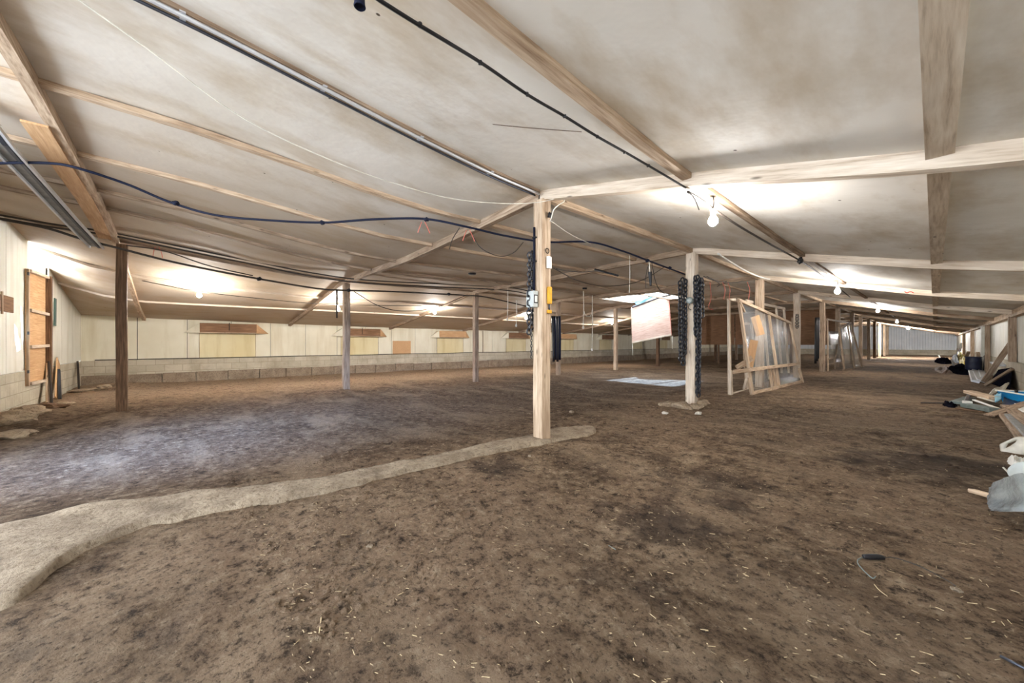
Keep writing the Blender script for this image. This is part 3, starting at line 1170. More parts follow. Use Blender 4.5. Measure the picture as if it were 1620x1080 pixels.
def on_d(px, py, d):
    return at_d(px, py, d)


# nearest post: faces -Y (left face in the photo) and +X (right face)
fy = yk(1) - 0.075
fx = ROW_A + 0.075
c = at_y(848.5, 473.5, fy)
t = thing('switch_box', 'grey switch box on the near face of the nearest post', 'switch', (c.x, fy, c.z))
box('enclosure', (-0.085, -0.085, -0.095), (0.035, 0.0, 0.095), M['grey_box'], t, Matrix.Translation((c.x, fy, c.z)), 0.006)
lathe('knob', [(0.0, 0), (0.016, 0), (0.018, 0.006), (0.013, 0.02), (0.0, 0.022)], (c.x - 0.045, fy - 0.085, c.z + 0.035), M['black'], t, 16, (0, -1, 0))
box('label_plate', (0.0, -0.03, -0.05), (0.002, 0.03, 0.05), M['mark'], t, Matrix.Translation((c.x + 0.0352, fy - 0.043, c.z)), 0)
box('label_face', (0.0, -0.02, -0.036), (0.002, 0.02, 0.036), M['white_plastic'], t, Matrix.Translation((c.x + 0.0372, fy - 0.043, c.z)), 0)
top = at_y(850, 358, fy - 0.015)
o = tube('post_conduit', [(c.x - 0.02, fy - 0.016, top.z), (c.x - 0.02, fy - 0.016, c.z + 0.1)], 0.013, M['navy'], None, 8, 0)
tag(o, 'black conduit running down the nearest post to the switch box', 'conduit')
for dz in (0.12, 0.4):
    box('clip', (-0.022, -0.012, -0.008), (0.03, 0.016, 0.008), M['black'], o, Matrix.Translation((c.x - 0.02, fy - 0.016, top.z - dz)), 0.002)
w = at_d(873, 418, 4.45)
o = box('junction_box', (-0.012, -0.03, -0.07), (0.025, 0.03, 0.07), M['white_plastic'], None, Matrix.Translation((fx + 0.013, yk(1) + 0.02, w.z)), 0.004)
tag(o, 'small white box on the right face of the nearest post', 'box')
w = at_d(873, 470, 4.45)
t = thing('yellow_reel', 'yellow plastic holder on the right face of the nearest post', 'holder', (fx, yk(1) + 0.03, w.z))
box('body', (0.0, -0.03, -0.09), (0.035, 0.03, 0.11), M['yellow'], t, Matrix.Translation((fx, yk(1) + 0.03, w.z)), 0.006)
box('foot_clip', (0.0, -0.03, -0.20), (0.03, 0.03, -0.16), M['yellow'], t, Matrix.Translation((fx, yk(1) + 0.03, w.z)), 0.004)
tube('link_wire', [(fx + 0.015, yk(1) + 0.03, w.z - 0.085), (fx + 0.015, yk(1) + 0.03, w.z - 0.165)], 0.008, M['steel_dark'], t, 6, 0)
w = at_x(865, 397, fx)
o = tube('iron_ring', [Vector((fx + 0.012, yk(1) + 0.028 * math.cos(a), w.z + 0.028 * math.sin(a))) for a in [i * 0.5236 for i in range(13)]], 0.005, M['dark_wood'], None, 6, 2)
tag(o, 'dark iron ring nailed to the right face of the nearest post', 'ring')
o = tube('wire_tangle', [at_d(888, 312, 4.3), at_d(893, 318, 4.25), at_d(884, 324, 4.25), at_d(876, 332, 4.28), at_d(873, 342, 4.3), at_d(870, 350, 4.33)], 0.006, M['rope'], None, 6)
tag(o, 'pale twisted wire at the top of the nearest post', 'wire')
o = rock('cable_gland', at_d(869.5, 340, 4.34), (0.022, 0.022, 0.035), M['black'], 3)
tag(o, 'small black knob hanging at the top of the nearest post', 'knob')


def link_pts(c, up, side, w, h, n=10):
    return [c + side * (w * math.cos(2 * math.pi * k / n)) + up * (h * math.sin(2 * math.pi * k / n)) for k in range(n)]


def chain(name, strands, label, parent_mat='chain', wl=0.022, hl=0.034, r=0.008):
    """plastic chains of interlocking oval links hanging side by side"""
    vs, fs = [], []
    for (p0, p1) in strands:
        p0, p1 = Vector(p0), Vector(p1)
        up = (p0 - p1).normalized()
        L = (p0 - p1).length
        n = max(2, int(L / (hl * 1.5)))
        for i in range(n):
            c = p0.lerp(p1, (i + 0.5) / n)
            ang = 0.3 + (math.pi / 2 if i % 2 else 0) + 0.3 * noise.noise((c.x * 9, c.z * 9, 1))
            side = Vector((math.cos(ang + YAW), math.sin(ang + YAW), 0))
            side = (side - up * side.dot(up)).normalized()
            tube_data(link_pts(c, up, side, wl, hl), r, 5, vs, fs, True)
    o = link(name, vs, fs, M[parent_mat], None, None, True)
    return tag(o, label, 'chain')


chain('hanging_chain', [(at_d(838, 400, 4.36), at_d(837, 528, 4.36)), (at_d(842.5, 398, 4.44), at_d(841, 520, 4.44)), (at_d(846, 400, 4.46), at_d(844, 505, 4.46))],
      'black chain bundle hanging at the left side of the nearest post', hl=0.036, wl=0.026, r=0.011)
o = chain('thin_chain', [(at_d(841, 528, 4.4), at_d(840.5, 566, 4.4))], 'thin chain tail hanging below the bundle at the nearest post', hl=0.02, wl=0.010, r=0.004)
chain('hanging_chain', [(at_d(1076, 445, 7.0), at_d(1077, 570, 7.0)), (at_d(1080, 440, 7.08), at_d(1081, 577, 7.08)), (at_d(1084, 442, 7.05), at_d(1083.5, 560, 7.05))],
      'black chain bundle hanging at the left side of the stone-footed post', hl=0.05, wl=0.04, r=0.015)
chain('hanging_chain', [(at_d(1100, 437, 6.98), at_d(1101, 530, 6.98)), (at_d(1104, 436, 7.05), at_d(1103, 622, 7.05)), (at_d(1107, 440, 7.0), at_d(1105, 627, 7.0))],
      'long black chain reaching almost to the floor right of the stone-footed post', hl=0.05, wl=0.04, r=0.015)
chain('hanging_chain', [(at_d(1110.5, 440, 7.1), at_d(1111.5, 502, 7.1))], 'short black chain hanging right of the long chain', hl=0.05, wl=0.034, r=0.014)
pz = at_d(1091, 475, 6.97)
t = thing('wall_socket', 'round grey socket on the face of the post between the chains', 'socket', pz)
toC = (ORIGIN - pz)
toC.z = 0
lathe('housing', [(0.03, -0.05), (0.055, -0.04), (0.065, 0.0), (0.06, 0.02), (0.045, 0.022)], pz, M['grey_green'], t, 20, toC)
lathe('lid', [(0.04, 0.02), (0.042, 0.03), (0.0, 0.031)], pz, M['grey_box'], t, 20, toC)
tube('wire', [pz + Vector((0, 0, -0.05)), pz + Vector((-0.02, 0.0, -0.14)), pz + Vector((0.03, 0, -0.18))], 0.006, M['cable'], t)
# dark bundle on the far-row post behind the nearest post
pB = Vector((ROW_B, yk(3), 0))
t = thing('hanging_bundle', 'long black plastic curtain bundle hanging behind the nearest post', 'bundle', (pB.x, pB.y, 1.0))
for i, (a, b) in enumerate(((874, 876), (877, 878.5), (881, 882), (885, 885.5))):
    p0, p1 = at_d(a, 500, 14.6 + 0.1 * i), at_d(b, 572 - 3 * (i % 2), 14.6 + 0.1 * i)
    tube('strand', [p0, p0.lerp(p1, 0.5) + Vector((0.02, 0, 0)), p1], 0.05, M['navy' if i % 2 else 'black'], t, 7, 4)
t = thing('hanging_bundle', 'black bundle hanging beside the fifth kerb-row post', 'bundle', (ROW_A - 0.3, yk(5), 1.0))
for i in range(3):
    p0, p1 = at_d(1291 + 2 * i, 502, 14.4), at_d(1290 + 2 * i, 575 - 4 * i, 14.4)
    tube('strand', [p0, p0.lerp(p1, 0.5), p1], 0.04, M['black'], t, 7, 4)
chain('coil_spring', [(at_d(1261, 497, 11.75), at_d(1261, 519, 11.75))], 'dark coil spring hanging on the pale post at the end of the frame stack', hl=0.03, wl=0.05, r=0.012)

# ================================================================ CABLES AND ROPES
def cable(name, pts, r, mat, label, cat='cable', seg=6):
    o = tube(name, [at_d(*p) for p in pts], r, M[mat], None, seg)
    return tag(o, label, cat)


c1 = cable('power_cable', [(-60, 262, 3.85), (0, 258, 4.0), (75, 258, 4.1), (120, 265, 4.15), (200, 291, 4.45), (270, 320, 4.7), (340, 340, 4.85), (420, 348, 4.9), (510, 352, 5.0), (590, 347, 5.0),
                           (670, 346, 5.0), (735, 358, 5.0), (790, 371, 5.3), (840, 380, 5.6), (872, 383, 5.8), (935, 383, 6.0), (985, 397, 6.3), (1025, 412, 6.6), (1060, 425, 7.0), (1084, 434, 7.2)],
           0.016, 'navy', 'thick dark cable strung from the left edge across to the chain post')
for (px, py, d) in ((278, 321, 4.7), (510, 352, 5.0), (675, 347, 5.0), (1024, 412, 6.6), (1060, 424, 7.0)):
    p = at_d(px, py, d)
    b = rock('tape_knot', p, (0.032, 0.032, 0.03), M['navy'], px * 0.1, c1)
for nm, off in (('upper', -3), ('lower', 2)):
    cable('roof_cable', [(-40, 336 + off, 5.6), (80, 357 + off, 6.3), (160, 368 + off, 6.7), (205, 376 + off, 6.9), (330, 402 + off, 7.6), (410, 418 + off, 8.2), (490, 434 + off, 8.7), (580, 446 + off, 9.3),
                         (700, 452 + off, 10.8), (800, 457 + off, 11.8), (850, 466 + off, 12.6)], 0.017, 'cable', '%s of the two parallel cables strung under the roof past the gable-side post' % nm)
c3 = cable('cable_bundle', [(-40, 338, 5.5), (0, 346, 5.8), (75, 361, 6.2), (130, 378, 6.45), (190, 393, 6.65), (260, 411, 7.05), (330, 426, 7.5), (410, 441, 8.1), (500, 456, 8.9), (545, 459, 9.35), (620, 461, 10.3),
                            (700, 465, 11.3), (735, 467, 11.9), (770, 470, 12.3), (840, 486, 13.2)], 0.022, 'cable', 'thicker cable bundle sagging past the tops of the far-row posts')
for (px, py, d) in ((410, 441, 8.1), (552, 459, 9.3), (710, 465, 11.4)):
    rock('tape_knot', at_d(px, py, d), (0.045, 0.045, 0.045), M['black'], px * 0.1, c3)
cable('thin_cable', [(200, 388, 6.75), (260, 397, 7.1), (330, 420, 7.4), (400, 436, 8.0)], 0.012, 'cable', 'thin cable joining the bundle right of the gable-side post')
cable('lamp_wire', [(206, 440, 8.9), (260, 451, 9.0), (315, 461, 9.2), (400, 471, 10.0), (500, 480, 11.2), (600, 483, 12.2), (700, 484, 13.5)], 0.009, 'cable', 'thin lamp wire carrying the two bulbs before the boarded wall')
cable('slack_wire', [(560, 461, 9.5), (600, 484, 9.7), (640, 492, 10.2), (690, 486, 10.8), (735, 468, 11.8)], 0.01, 'cable', 'slack dark wire looping between the second and third far-row posts')
cable('slack_wire', [(747, 372, 5.1), (762, 393, 5.1), (790, 405, 5.2), (812, 400, 5.4), (828, 383, 5.5)], 0.006, 'cable', 'small wire loop hanging from the thick cable left of the nearest post')
cable('slack_wire', [(727, 360, 5.0), (716, 378, 5.0), (711, 394, 5.2)], 0.006, 'cable', 'short wire end dropping from the thick cable beside the rafter')
cable('slack_wire', [(876, 424, 4.6), (912, 443, 6.0), (950, 452, 6.6), (990, 450, 6.9), (1020, 441, 7.0), (1050, 423, 7.05)], 0.007, 'cable', 'wire sagging from the white box to the chain post')
cable('slack_wire', [(880, 425, 4.7), (900, 429, 6.0), (925, 430, 7.5), (945, 428, 8.7)], 0.007, 'cable', 'short wire from the white box up to the cross rafter')
cable('black_stick', [(941, 426, 8.0), (978, 436, 7.6)], 0.022, 'black', 'short black rod lying against the rafter right of the nearest post', 'rod')
cable('slack_wire', [(1031, 415, 6.65), (1038, 448, 6.7), (1050, 463, 6.9), (1075, 464, 7.0), (1082, 445, 7.05)], 0.007, 'cable', 'wire loop hanging left of the chain post')
cable('ceiling_rope', [(100, -20, 1.85), (125, 0, 1.9), (230, 75, 2.1), (390, 190, 2.5), (540, 260, 2.9), (640, 295, 3.25), (720, 315, 3.6), (800, 322, 3.95), (850, 320, 4.15), (884, 313, 4.28)], 0.0045, 'rope', 'white rope sagging overhead to the top of the nearest post', 'rope')
cable('ceiling_rope', [(872, 350, 4.4), (905, 372, 5.2), (935, 386, 6.0)], 0.005, 'rope', 'thin white line from the nearest post to the thick cable', 'rope')
b = cable('overhead_cable', [(585, -14, 1.36), (600, 0, 1.4), (660, 38, 1.52), (700, 62, 1.62), (765, 102, 1.83), (835, 150, 2.08), (895, 185, 2.3), (945, 216, 2.5), (1000, 247, 2.75), (1060, 282, 3.0), (1085, 297, 3.12)], 0.008, 'black', 'black cable clipped along the tan purlin overhead')
for (px, py, d) in ((664, 39, 1.53), (760, 99, 1.81), (834, 149, 2.07), (893, 184, 2.29), (945, 216, 2.5), (988, 241, 2.7), (1025, 262, 2.86)):
    p = at_d(px, py, d)
    rock('cable_clip', p, (0.011, 0.011, 0.011), M['black'], px * 0.1, b)
b = cable('overhead_cable', [(1088, 303, 3.12), (1108, 315, 3.3), (1130, 331, 3.5), (1170, 358, 4.0), (1220, 387, 4.75), (1262, 410, 5.75), (1290, 428, 6.7), (1320, 450, 7.85), (1345, 470, 9.3)], 0.011, 'cable', 'dusty cable running on beyond the lit bulb under the roof')
rock('cable_clip', at_d(1266, 412, 5.8), (0.035, 0.035, 0.05), M['black'], 5, b)
cable('white_conduit', [(1136, 401, 6.6), (1160, 417, 7.4), (1185, 431, 8.4), (1210, 440, 9.4), (1240, 445, 10.4)], 0.018, 'white_plastic', 'white conduit curving along the ridge beyond the chain post', 'conduit')
cable('slack_wire', [(1090, 303, 3.1), (1099, 315, 3.1), (1106, 332, 3.12)], 0.004, 'cable', 'thin wire end dangling beside the lit bulb')
for i, (x0, x1) in enumerate(((1113, 1176), (1118, 1150))):
    cable('slack_wire', [(x0, 437, 7.2), (x0 + 20, 444 + 4 * i, 7.8), (x1 - 15, 447 + 6 * i, 8.6), (x1, 444, 9.2)], 0.008, 'cable',
          ['loose wires strung from the chain post to the frame stack', 'lower wire beside the loose wires at the frame stack'][i])
for i, (px, lab) in enumerate(((1143, 'left reddish string tied above the frame stack'), (1151, 'middle reddish string tied above the frame stack'), (1182, 'right reddish string tied above the frame stack'))):
    cable('hanging_string', [(px, 446, 8.6), (px + 4, 458, 8.5), (px + 2, 474, 8.4)], 0.007, 'red', lab, 'string')
cable('hanging_string', [(1123, 446, 7.4), (1125, 470, 7.4), (1121, 486, 7.4), (1128, 490, 7.4)], 0.007, 'red', 'reddish string hanging between the chains and the frame stack', 'string')
for i, (px, py, d, lab) in enumerate(((671, 349, 4.98, 'pinkish string ends tied to the thick cable left of the rafter'), (742, 362, 5.0, 'orange string looped over the thick cable at the rafter'), (250, 388, 7.1, 'red string looped on the cables right of the gable-side post'))):
    t = thing('string_end', lab, 'string', at_d(px, py, d))
    s = 1.0 if i < 2 else 0.8
    tube('strand', [at_d(px - 4, py + 2, d), at_d(px - 7, py + 10, d), at_d(px - 10 * s, py + 19, d)], 0.006, M['red'], t)
    tube('strand', [at_d(px + 1, py + 2, d), at_d(px + 5, py + 10, d), at_d(px + 9 * s, py + 20, d)], 0.006, M['red'], t)
# pull cords and drinker fittings hanging in mid distance
for i, (px, y0, y1, d, lab) in enumerate(((937, 467, 553, 12.0, 'long white pull cord with a knot hanging left of the hatch board'), (923, 460, 518, 12.0, 'shorter white cord under a small black hook'),
                                          (803, 448, 505, 12.0, 'white cord hanging left of the nearest post'), (817, 475, 515, 12.5, 'short white cord hanging close to the nearest post'), (996, 404, 463, 7.0, 'taut white cord holding up the hatch board'))):
    t = thing('pull_cord', lab, 'cord', at_d(px, y0, d))
    tube('cord', [at_d(px, y0, d), at_d(px + 0.5, (y0 + y1) / 2, d), at_d(px - 0.5, y1, d)], 0.011 if d > 9 else 0.007, M['rope'], t)
    if i != 4:
        rock('knot', at_d(px - 0.3, y1, d), (0.035, 0.035, 0.045), M['rope'], i, t)
cable('cord_loop', [(923, 490, 12.0), (927, 499, 12.0), (934, 500, 12.0), (937, 490, 12.0)], 0.01, 'rope', 'white cord looped between the two pull cords', 'cord')
o = box('cord_hook', (-0.07, -0.03, -0.03), (0.07, 0.03, 0.03), M['black'], None, Matrix.Translation(at_d(925, 456, 12.0)) @ Matrix.Rotation(YAW, 4, 'Z'), 0.006)
tag(o, 'small black hook block under the roof above the white cords', 'hook')
o = lathe('roof_socket', [(0.09, 0.0), (0.1, 0.03), (0.1, 0.05)], at_d(747, 434, 9.1), M['black'])
tag(o, 'round black fitting on the roof left of the nearest post', 'fitting')
t = thing('pulley', 'black pulley hanging from the thick cable before the chain post', 'pulley', at_d(1029, 430, 6.65))
tube('hook_rod', [at_d(1027, 414, 6.62), at_d(1028, 432, 6.62)], 0.009, M['rope'], t, 6, 0)
tube('body', [at_d(1028, 430, 6.62), at_d(1028.5, 436, 6.62), at_d(1029, 444, 6.62), at_d(1029.5, 452, 6.62)], lambda s: 0.03 * (1 - 0.55 * s) + 0.006, M['black'], t, 8)
tube('wire', [at_d(1026, 418, 6.62), at_d(1022, 436, 6.62), at_d(1022, 456, 6.62)], 0.006, M['cable'], t)
o = tube('dark_rod', [at_d(533, 459, 9.2), at_d(533, 503, 9.2)], 0.02, M['dark_wood'], None, 6, 0)
tag(o, 'thin dark rod hanging left of the post on the earth mound', 'rod')


sp = [(742, 257), (790, 243), (830, 231), (875, 222), (920, 209)]
o = tube('lining_seam', [at_d(x, y, 2.9 - 0.0012 * (x - 742)) for (x, y) in sp], 0.006, M['brown'], None, 5, 4)
for v in o.data.vertices:
    v.co.z = roof_z(v.co.x, v.co.y) - 0.004 + (v.co.z - v.co.z) 
tag(o, 'dark frayed seam in the roof lining right of the steel conduit', 'seam')

# ================================================================ LAMPS
def bulb(x, y, z, label, r=0.042):
    gm = M['bulb_left'] if x < -8 else (M['bulb_far'] if y > 40 else M['bulb'])
    t = thing('light_bulb', label, 'lamp', (x, y, z), 'bare bulbs')
    g = lathe('glass', [(0.012, -r * 1.0), (r * 0.6, -r * 0.8), (r * 0.95, -r * 0.3), (r, 0.1 * r), (r * 0.85, r * 0.6), (r * 0.5, r * 1.2), (0.016, r * 1.5)], (x, y, z), gm, t, 16)
    lathe('socket', [(0.02, r * 1.4), (0.024, r * 1.5), (0.024, r * 2.4), (0.03, r * 2.5), (0.03, r * 2.7)], (x, y, z), M['white_plastic'], t, 12)
    zt = roof_z(x, y) - 0.02
    tube('flex', [(x, y, z + r * 2.6), (x + 0.006, y, (z + zt) / 2 + r), (x, y, zt)], 0.005, M['cable'], t)
    return t


pb = at_d(1128, 350, 3.46)
bulb(pb.x, pb.y, pb.z, 'lit bare bulb nearest the camera, under the right roof slope')
pb = at_d(1325, 461, 7.92)
bulb(pb.x, pb.y, pb.z, 'second lit bulb along the right roof slope', r=0.05)
bulb(-1.36, 43.0, roof_z(-1.36, 43.0) - 0.2, 'distant lit bulb before the ribbed end wall', r=0.085)
for (px, py, d, lab) in ((315, 467, 9.2, 'lit bulb before the boarded wall, nearest the gable'), (535, 489, 11.4, 'lit bulb just behind the far-row post on the earth mound')):
    pb = at_d(px, py, d)
    bulb(pb.x, pb.y, pb.z, lab, r=0.05)
for (x, y, lab) in ((-12.6, 7.2, 'added fill bulb under the low roof beyond the third far-row post'), (-12.6, 12.0, 'added fill bulb under the low roof left of the pull cords'), (-12.6, 19.0, 'added fill bulb behind the hanging hatch board'),  # bulbs added so the middle and the left wall do not go dark
                    (-1.36, 19.0, 'added fill bulb over the farther frame stack'), (-1.36, 29.5, 'added fill bulb over the floor beyond the farther frame stack')):
    bulb(x, y, roof_z(x, y) - 0.22, lab, r=0.05)
# empty lampholder overhead
p = at_d(569, 6, 1.6)
t = thing('lampholder', 'empty dark blue lampholder hanging at the top edge', 'lampholder', p)
lathe('shell', [(0.012, 0.05), (0.02, 0.045), (0.022, 0.0), (0.025, -0.012), (0.021, -0.016), (0.017, 0.0)], p, M['navy'], t, 16)
tube('flex', [p + Vector((0, 0, 0.045)), p + Vector((0.01, 0, 0.12)), Vector((p.x, p.y, roof_z(p.x, p.y)))], 0.004, M['black'], t)

# ================================================================ HATCH BOARD, PARTITION
bn = Vector((SY, -CY, 0))          # faces the camera side
bp = at_d(1030, 505, 15.0)
cs = [at_plane(x, y, bp, bn) for (x, y) in ((998, 486), (1058, 468), (1063, 530), (1000, 543))]
mw = frame_x(cs[3], cs[2], (0, 0, 1))
inv = mw.inverted()
lc = [inv @ v for v in cs]
vs = [(v.x, y, v.z) for y in (-0.012, 0.012) for v in lc]
t = thing('hatch_board', 'pinkish plywood hatch board hanging askew under the open roof vent', 'board', bp)
link('board', vs, [(0, 1, 2, 3), (7, 6, 5, 4), (0, 4, 5, 1), (1, 5, 6, 2), (2, 6, 7, 3), (3, 7, 4, 0)], M['ply_pink'], t, mw)
beam('bottom_batten', cs[3] + Vector((0, 0, 0.03)), cs[2] + Vector((0, 0, 0.03)), 0.05, 0.07, M['pale'], t)
tube('cord', [at_plane(1000.5, 540, bp, bn), at_plane(1001, 562, bp, bn)], 0.012, M['rope'], t, 6, 0)
tube('cord', [at_plane(1063, 528, bp, bn), at_plane(1064, 552, bp, bn)], 0.012, M['rope'], t, 6, 0)
tube('cord', [at_plane(1058, 468, bp, bn), at_plane(1060, 500, bp + bn * 0.1, bn), at_plane(1063, 530, bp + bn * 0.05, bn)], 0.012, M['red'], t, 6, 0)
fb = bp + bn * 0.12
tag(sheet('insulation_scrap', [at_plane(1004, 478, fb, bn), at_plane(1036, 464, fb + bn * 0.15, bn), at_plane(1034, 470, fb, bn), at_plane(1008, 484, fb, bn)], M['light_blue'], None, 8, 0.05, 2.0, 0.02),
    'pale blue foam scrap caught on the top of the hatch board', 'scrap')
tag(tube('hatch_lip', [at_plane(1000, 486, fb, bn), at_plane(1020, 479, fb, bn), at_plane(1045, 470, fb, bn), at_plane(1062, 466, fb, bn)], 0.035, M['dark_wood']),
    'dark torn lining edge along the top of the hatch board', 'edging')
# frame around the vent opening
hx0, hx1, hy0, hy1 = HATCH
for (a, b, lab) in (((hx0, hy0), (hx1, hy0), 'near'), ((hx0, hy1), (hx1, hy1), 'far'), ((hx0, hy0), (hx0, hy1), 'left'), ((hx1, hy0), (hx1, hy1), 'right')):
    o = beam('vent_trimmer', on_roof(a[0], a[1], 0.04), on_roof(b[0], b[1], 0.04), 0.05, 0.16, M['pale'])
    tag(o, '%s side timber trimming the open roof vent above the hatch board' % {'near': 'camera', 'far': 'end-wall', 'left': 'boarded-wall', 'right': 'kerb-row'}[lab], 'timber', 'vent trimmers')

YP = 25.0
px = [(-9.98, -8.0), (-7.95, -5.6), (-5.55, -3.2)]
for i, (a, b) in enumerate(px):
    z1 = roof_z((a + b) / 2, YP) - 0.03
    o = beam('partition_board', (a, YP, (1.07 + z1) / 2), (b, YP, (1.07 + z1) / 2), 0.02, z1 - 1.07, M['ply_brown'])
    tag(o, ['brown plywood sheet of the hanging partition next to the black chains', 'middle brown plywood sheet of the hanging partition behind the nearer frame stack', 'brown plywood sheet of the hanging partition right of the nearer frame stack'][i], 'board', 'hanging partition sheets')
for i, x in enumerate((-8.9, -8.2, -6.9, -5.2)):
    o = beam('partition_stud', (x, YP + 0.06, floor_z(x, YP) - 0.03), (x, YP + 0.06, 1.5), 0.09, 0.09, M['brown'])
    tag(o, '%s stud from the boarded-wall side under the hanging brown partition' % ORD[i], 'post', 'partition studs')

# ================================================================ STACKED GLAZED FRAMES
def frame_stack(name, label, base0, base1, lean, sticks, films, mat, film_mat, group):
    """one timber frame with film, all in its leaning plane; coordinates surveyed in that plane"""
    b0, b1 = Vector(base0), Vector(base1)
    along = (b1 - b0).normalized()
    upv = Vector((lean[0], lean[1], 1)).normalized()
    nrm = along.cross(upv).normalized()
    t = thing(name, label, 'frame', b0, group)
    for (nm, a, b, w, th, off) in sticks:
        p0, p1 = at_plane(a[0], a[1], b0 + nrm * off, nrm), at_plane(b[0], b[1], b0 + nrm * off, nrm)
        beam(nm, p0, p1, th, w, M[mat], t, nrm.cross((p1 - p0).normalized()), 0.004)
    for q, off in films:
        ps = [at_plane(x, y, b0 + nrm * off, nrm) for (x, y) in q]
        sheet('film', ps, M[film_mat], t, 6, 0.012, len(q) + q[0][0], 0.002)
    return t


f1a, f1b = at_floor(1190, 624), at_floor(1270, 605)
frame_stack('glazed_frame', 'front pale timber frame with clear film, slanting top, leaning on the posts', f1a, f1b, (-0.14, 0), [
    ('stile', (1169, 474), (1190, 621), 0.085, 0.05, 0), ('top_rail', (1168, 474), (1251, 511), 0.075, 0.05, 0.0), ('end_stile', (1250, 511), (1263, 574), 0.075, 0.05, 0),
    ('end_stile', (1264, 583), (1270, 604), 0.12, 0.05, 0.03), ('bottom_rail', (1190, 622), (1270, 603), 0.08, 0.05, 0.0), ('mid_rail', (1160, 588), (1264, 575), 0.08, 0.05, 0.05),
    ('stile', (1216, 494), (1233, 615), 0.085, 0.05, -0.02), ('stile', (1217, 580), (1222, 617), 0.07, 0.05, 0.02), ('stile', (1222, 578), (1228, 616), 0.07, 0.05, 0.0),
    ('brace', (1170, 477), (1178, 493), 0.06, 0.04, 0.02), ('stile', (1186, 597), (1190, 624), 0.13, 0.05, 0.05)],
    [(((1172, 478), (1214, 494), (1229, 612), (1190, 619)), -0.03), (((1217, 496), (1250, 512), (1266, 602), (1232, 612)), -0.03)], 'tan', 'film', 'frames leaning on the kerb-row posts')
g0, g1 = at_floor(1155, 627), at_floor(1250, 606)
g0, g1 = g0 + Vector((-0.12, 0.1, 0)), g1 + Vector((-0.35, 0, 0))
frame_stack('glazed_frame', 'rear pale timber frame standing behind the slanting one in the nearer stack', g0, g1, (-0.06, 0), [
    ('stile', (1153, 473), (1154.5, 625), 0.10, 0.05, 0), ('stile', (1155, 585), (1157, 625), 0.11, 0.05, 0.04), ('top_rail', (1152, 474), (1163, 474), 0.06, 0.05, 0.0), ('top_rail', (1180, 476), (1241, 488), 0.075, 0.05, 0),
    ('stile', (1228, 487), (1237, 590), 0.09, 0.05, 0), ('stile', (1240, 488), (1248, 590), 0.09, 0.05, 0), ('stile', (1208, 490), (1217, 600), 0.07, 0.05, 0),
    ('bottom_rail', (1155, 624), (1185, 617), 0.08, 0.05, 0.0), ('stile', (1181, 590), (1184, 618), 0.10, 0.05, 0.0), ('brace', (1177, 615), (1181, 600), 0.06, 0.05, 0.0)],
    [(((1195, 500), (1228, 505), (1236, 600), (1200, 606)), -0.03), (((1230, 490), (1240, 490), (1248, 600), (1237, 602)), -0.03)], 'pale', 'film', 'frames leaning on the kerb-row posts')
h0 = at_floor(1205, 612) + Vector((-0.3, 0.3, 0))
h1 = h0 + Vector((0.0, 3, 0))
frame_stack('glazed_frame', 'innermost grey frame with milky film against the tan post of the nearer stack', h0, h1, (-0.03, 0), [
    ('stile', (1176, 510), (1180, 610), 0.07, 0.05, 0), ('stile', (1188, 512), (1192, 540), 0.08, 0.05, 0), ('top_rail', (1174, 512), (1190, 511), 0.07, 0.05, 0), ('stile', (1253, 502), (1256, 595), 0.06, 0.05, 0)],
    [(((1192, 530), (1246, 532), (1250, 600), (1192, 608)), -0.03)], 'weathered', 'film_dusty', 'frames leaning on the kerb-row posts')
for i, (a, b, w, m, lab) in enumerate((((1165, 582), (1190, 566), 0.12, 'tan', 'short tan board jammed sideways inside the nearer frame stack'), ((1185, 580), (1193, 538), 0.18, 'ply', 'broad orange offcut standing inside the nearer frame stack'),
                                       ((1194, 500), (1203, 530), 0.22, 'ply', 'torn plywood piece hanging on the tan post in the nearer frame stack'))):
    d = [8.45, 8.5, 9.3][i]
    o = beam('offcut', at_d(a[0], a[1], d), at_d(b[0], b[1], d), 0.025, w, M[m], None, bn.cross((at_d(*b, d) - at_d(*a, d)).normalized()))
    tag(o, lab, 'board')
# second stack, dustier
k0, k1 = at_floor(1328, 587), at_floor(1366, 580)
frame_stack('glazed_frame', 'dusty film-covered frame leaning in the farther stack, front one', k0, k1, (-0.16, 0), [
    ('stile', (1328, 520), (1336, 586), 0.10, 0.06, 0), ('top_rail', (1327, 519), (1346, 511), 0.10, 0.06, 0), ('end_stile', (1346, 511), (1364, 580), 0.13, 0.06, 0.02), ('bottom_rail', (1334, 586), (1367, 581), 0.12, 0.06, 0.0),
    ('stile', (1341, 515), (1352, 583), 0.09, 0.05, 0)], [(((1329, 520), (1345, 512), (1362, 580), (1336, 585)), -0.03)], 'weathered', 'film_dusty', 'frames in the farther stack')
l0 = k0 + Vector((-0.35, -1.2, 0))
frame_stack('glazed_frame', 'dusty frame with a thin top rail behind the front one in the farther stack', l0, l0 + Vector((0, 3, 0)), (-0.04, 0), [
    ('stile', (1309, 506), (1310, 590), 0.09, 0.05, 0), ('top_rail', (1308, 505), (1346, 511), 0.07, 0.05, 0), ('stile', (1320, 568), (1322, 590), 0.07, 0.05, 0.0), ('stile', (1325, 545), (1321, 570), 0.06, 0.05, 0), ('mid_rail', (1310, 568), (1324, 566), 0.05, 0.05, 0.02)],
    [(((1311, 524), (1330, 524), (1332, 572), (1311, 574)), -0.03)], 'weathered', 'film_dusty', 'frames in the farther stack')

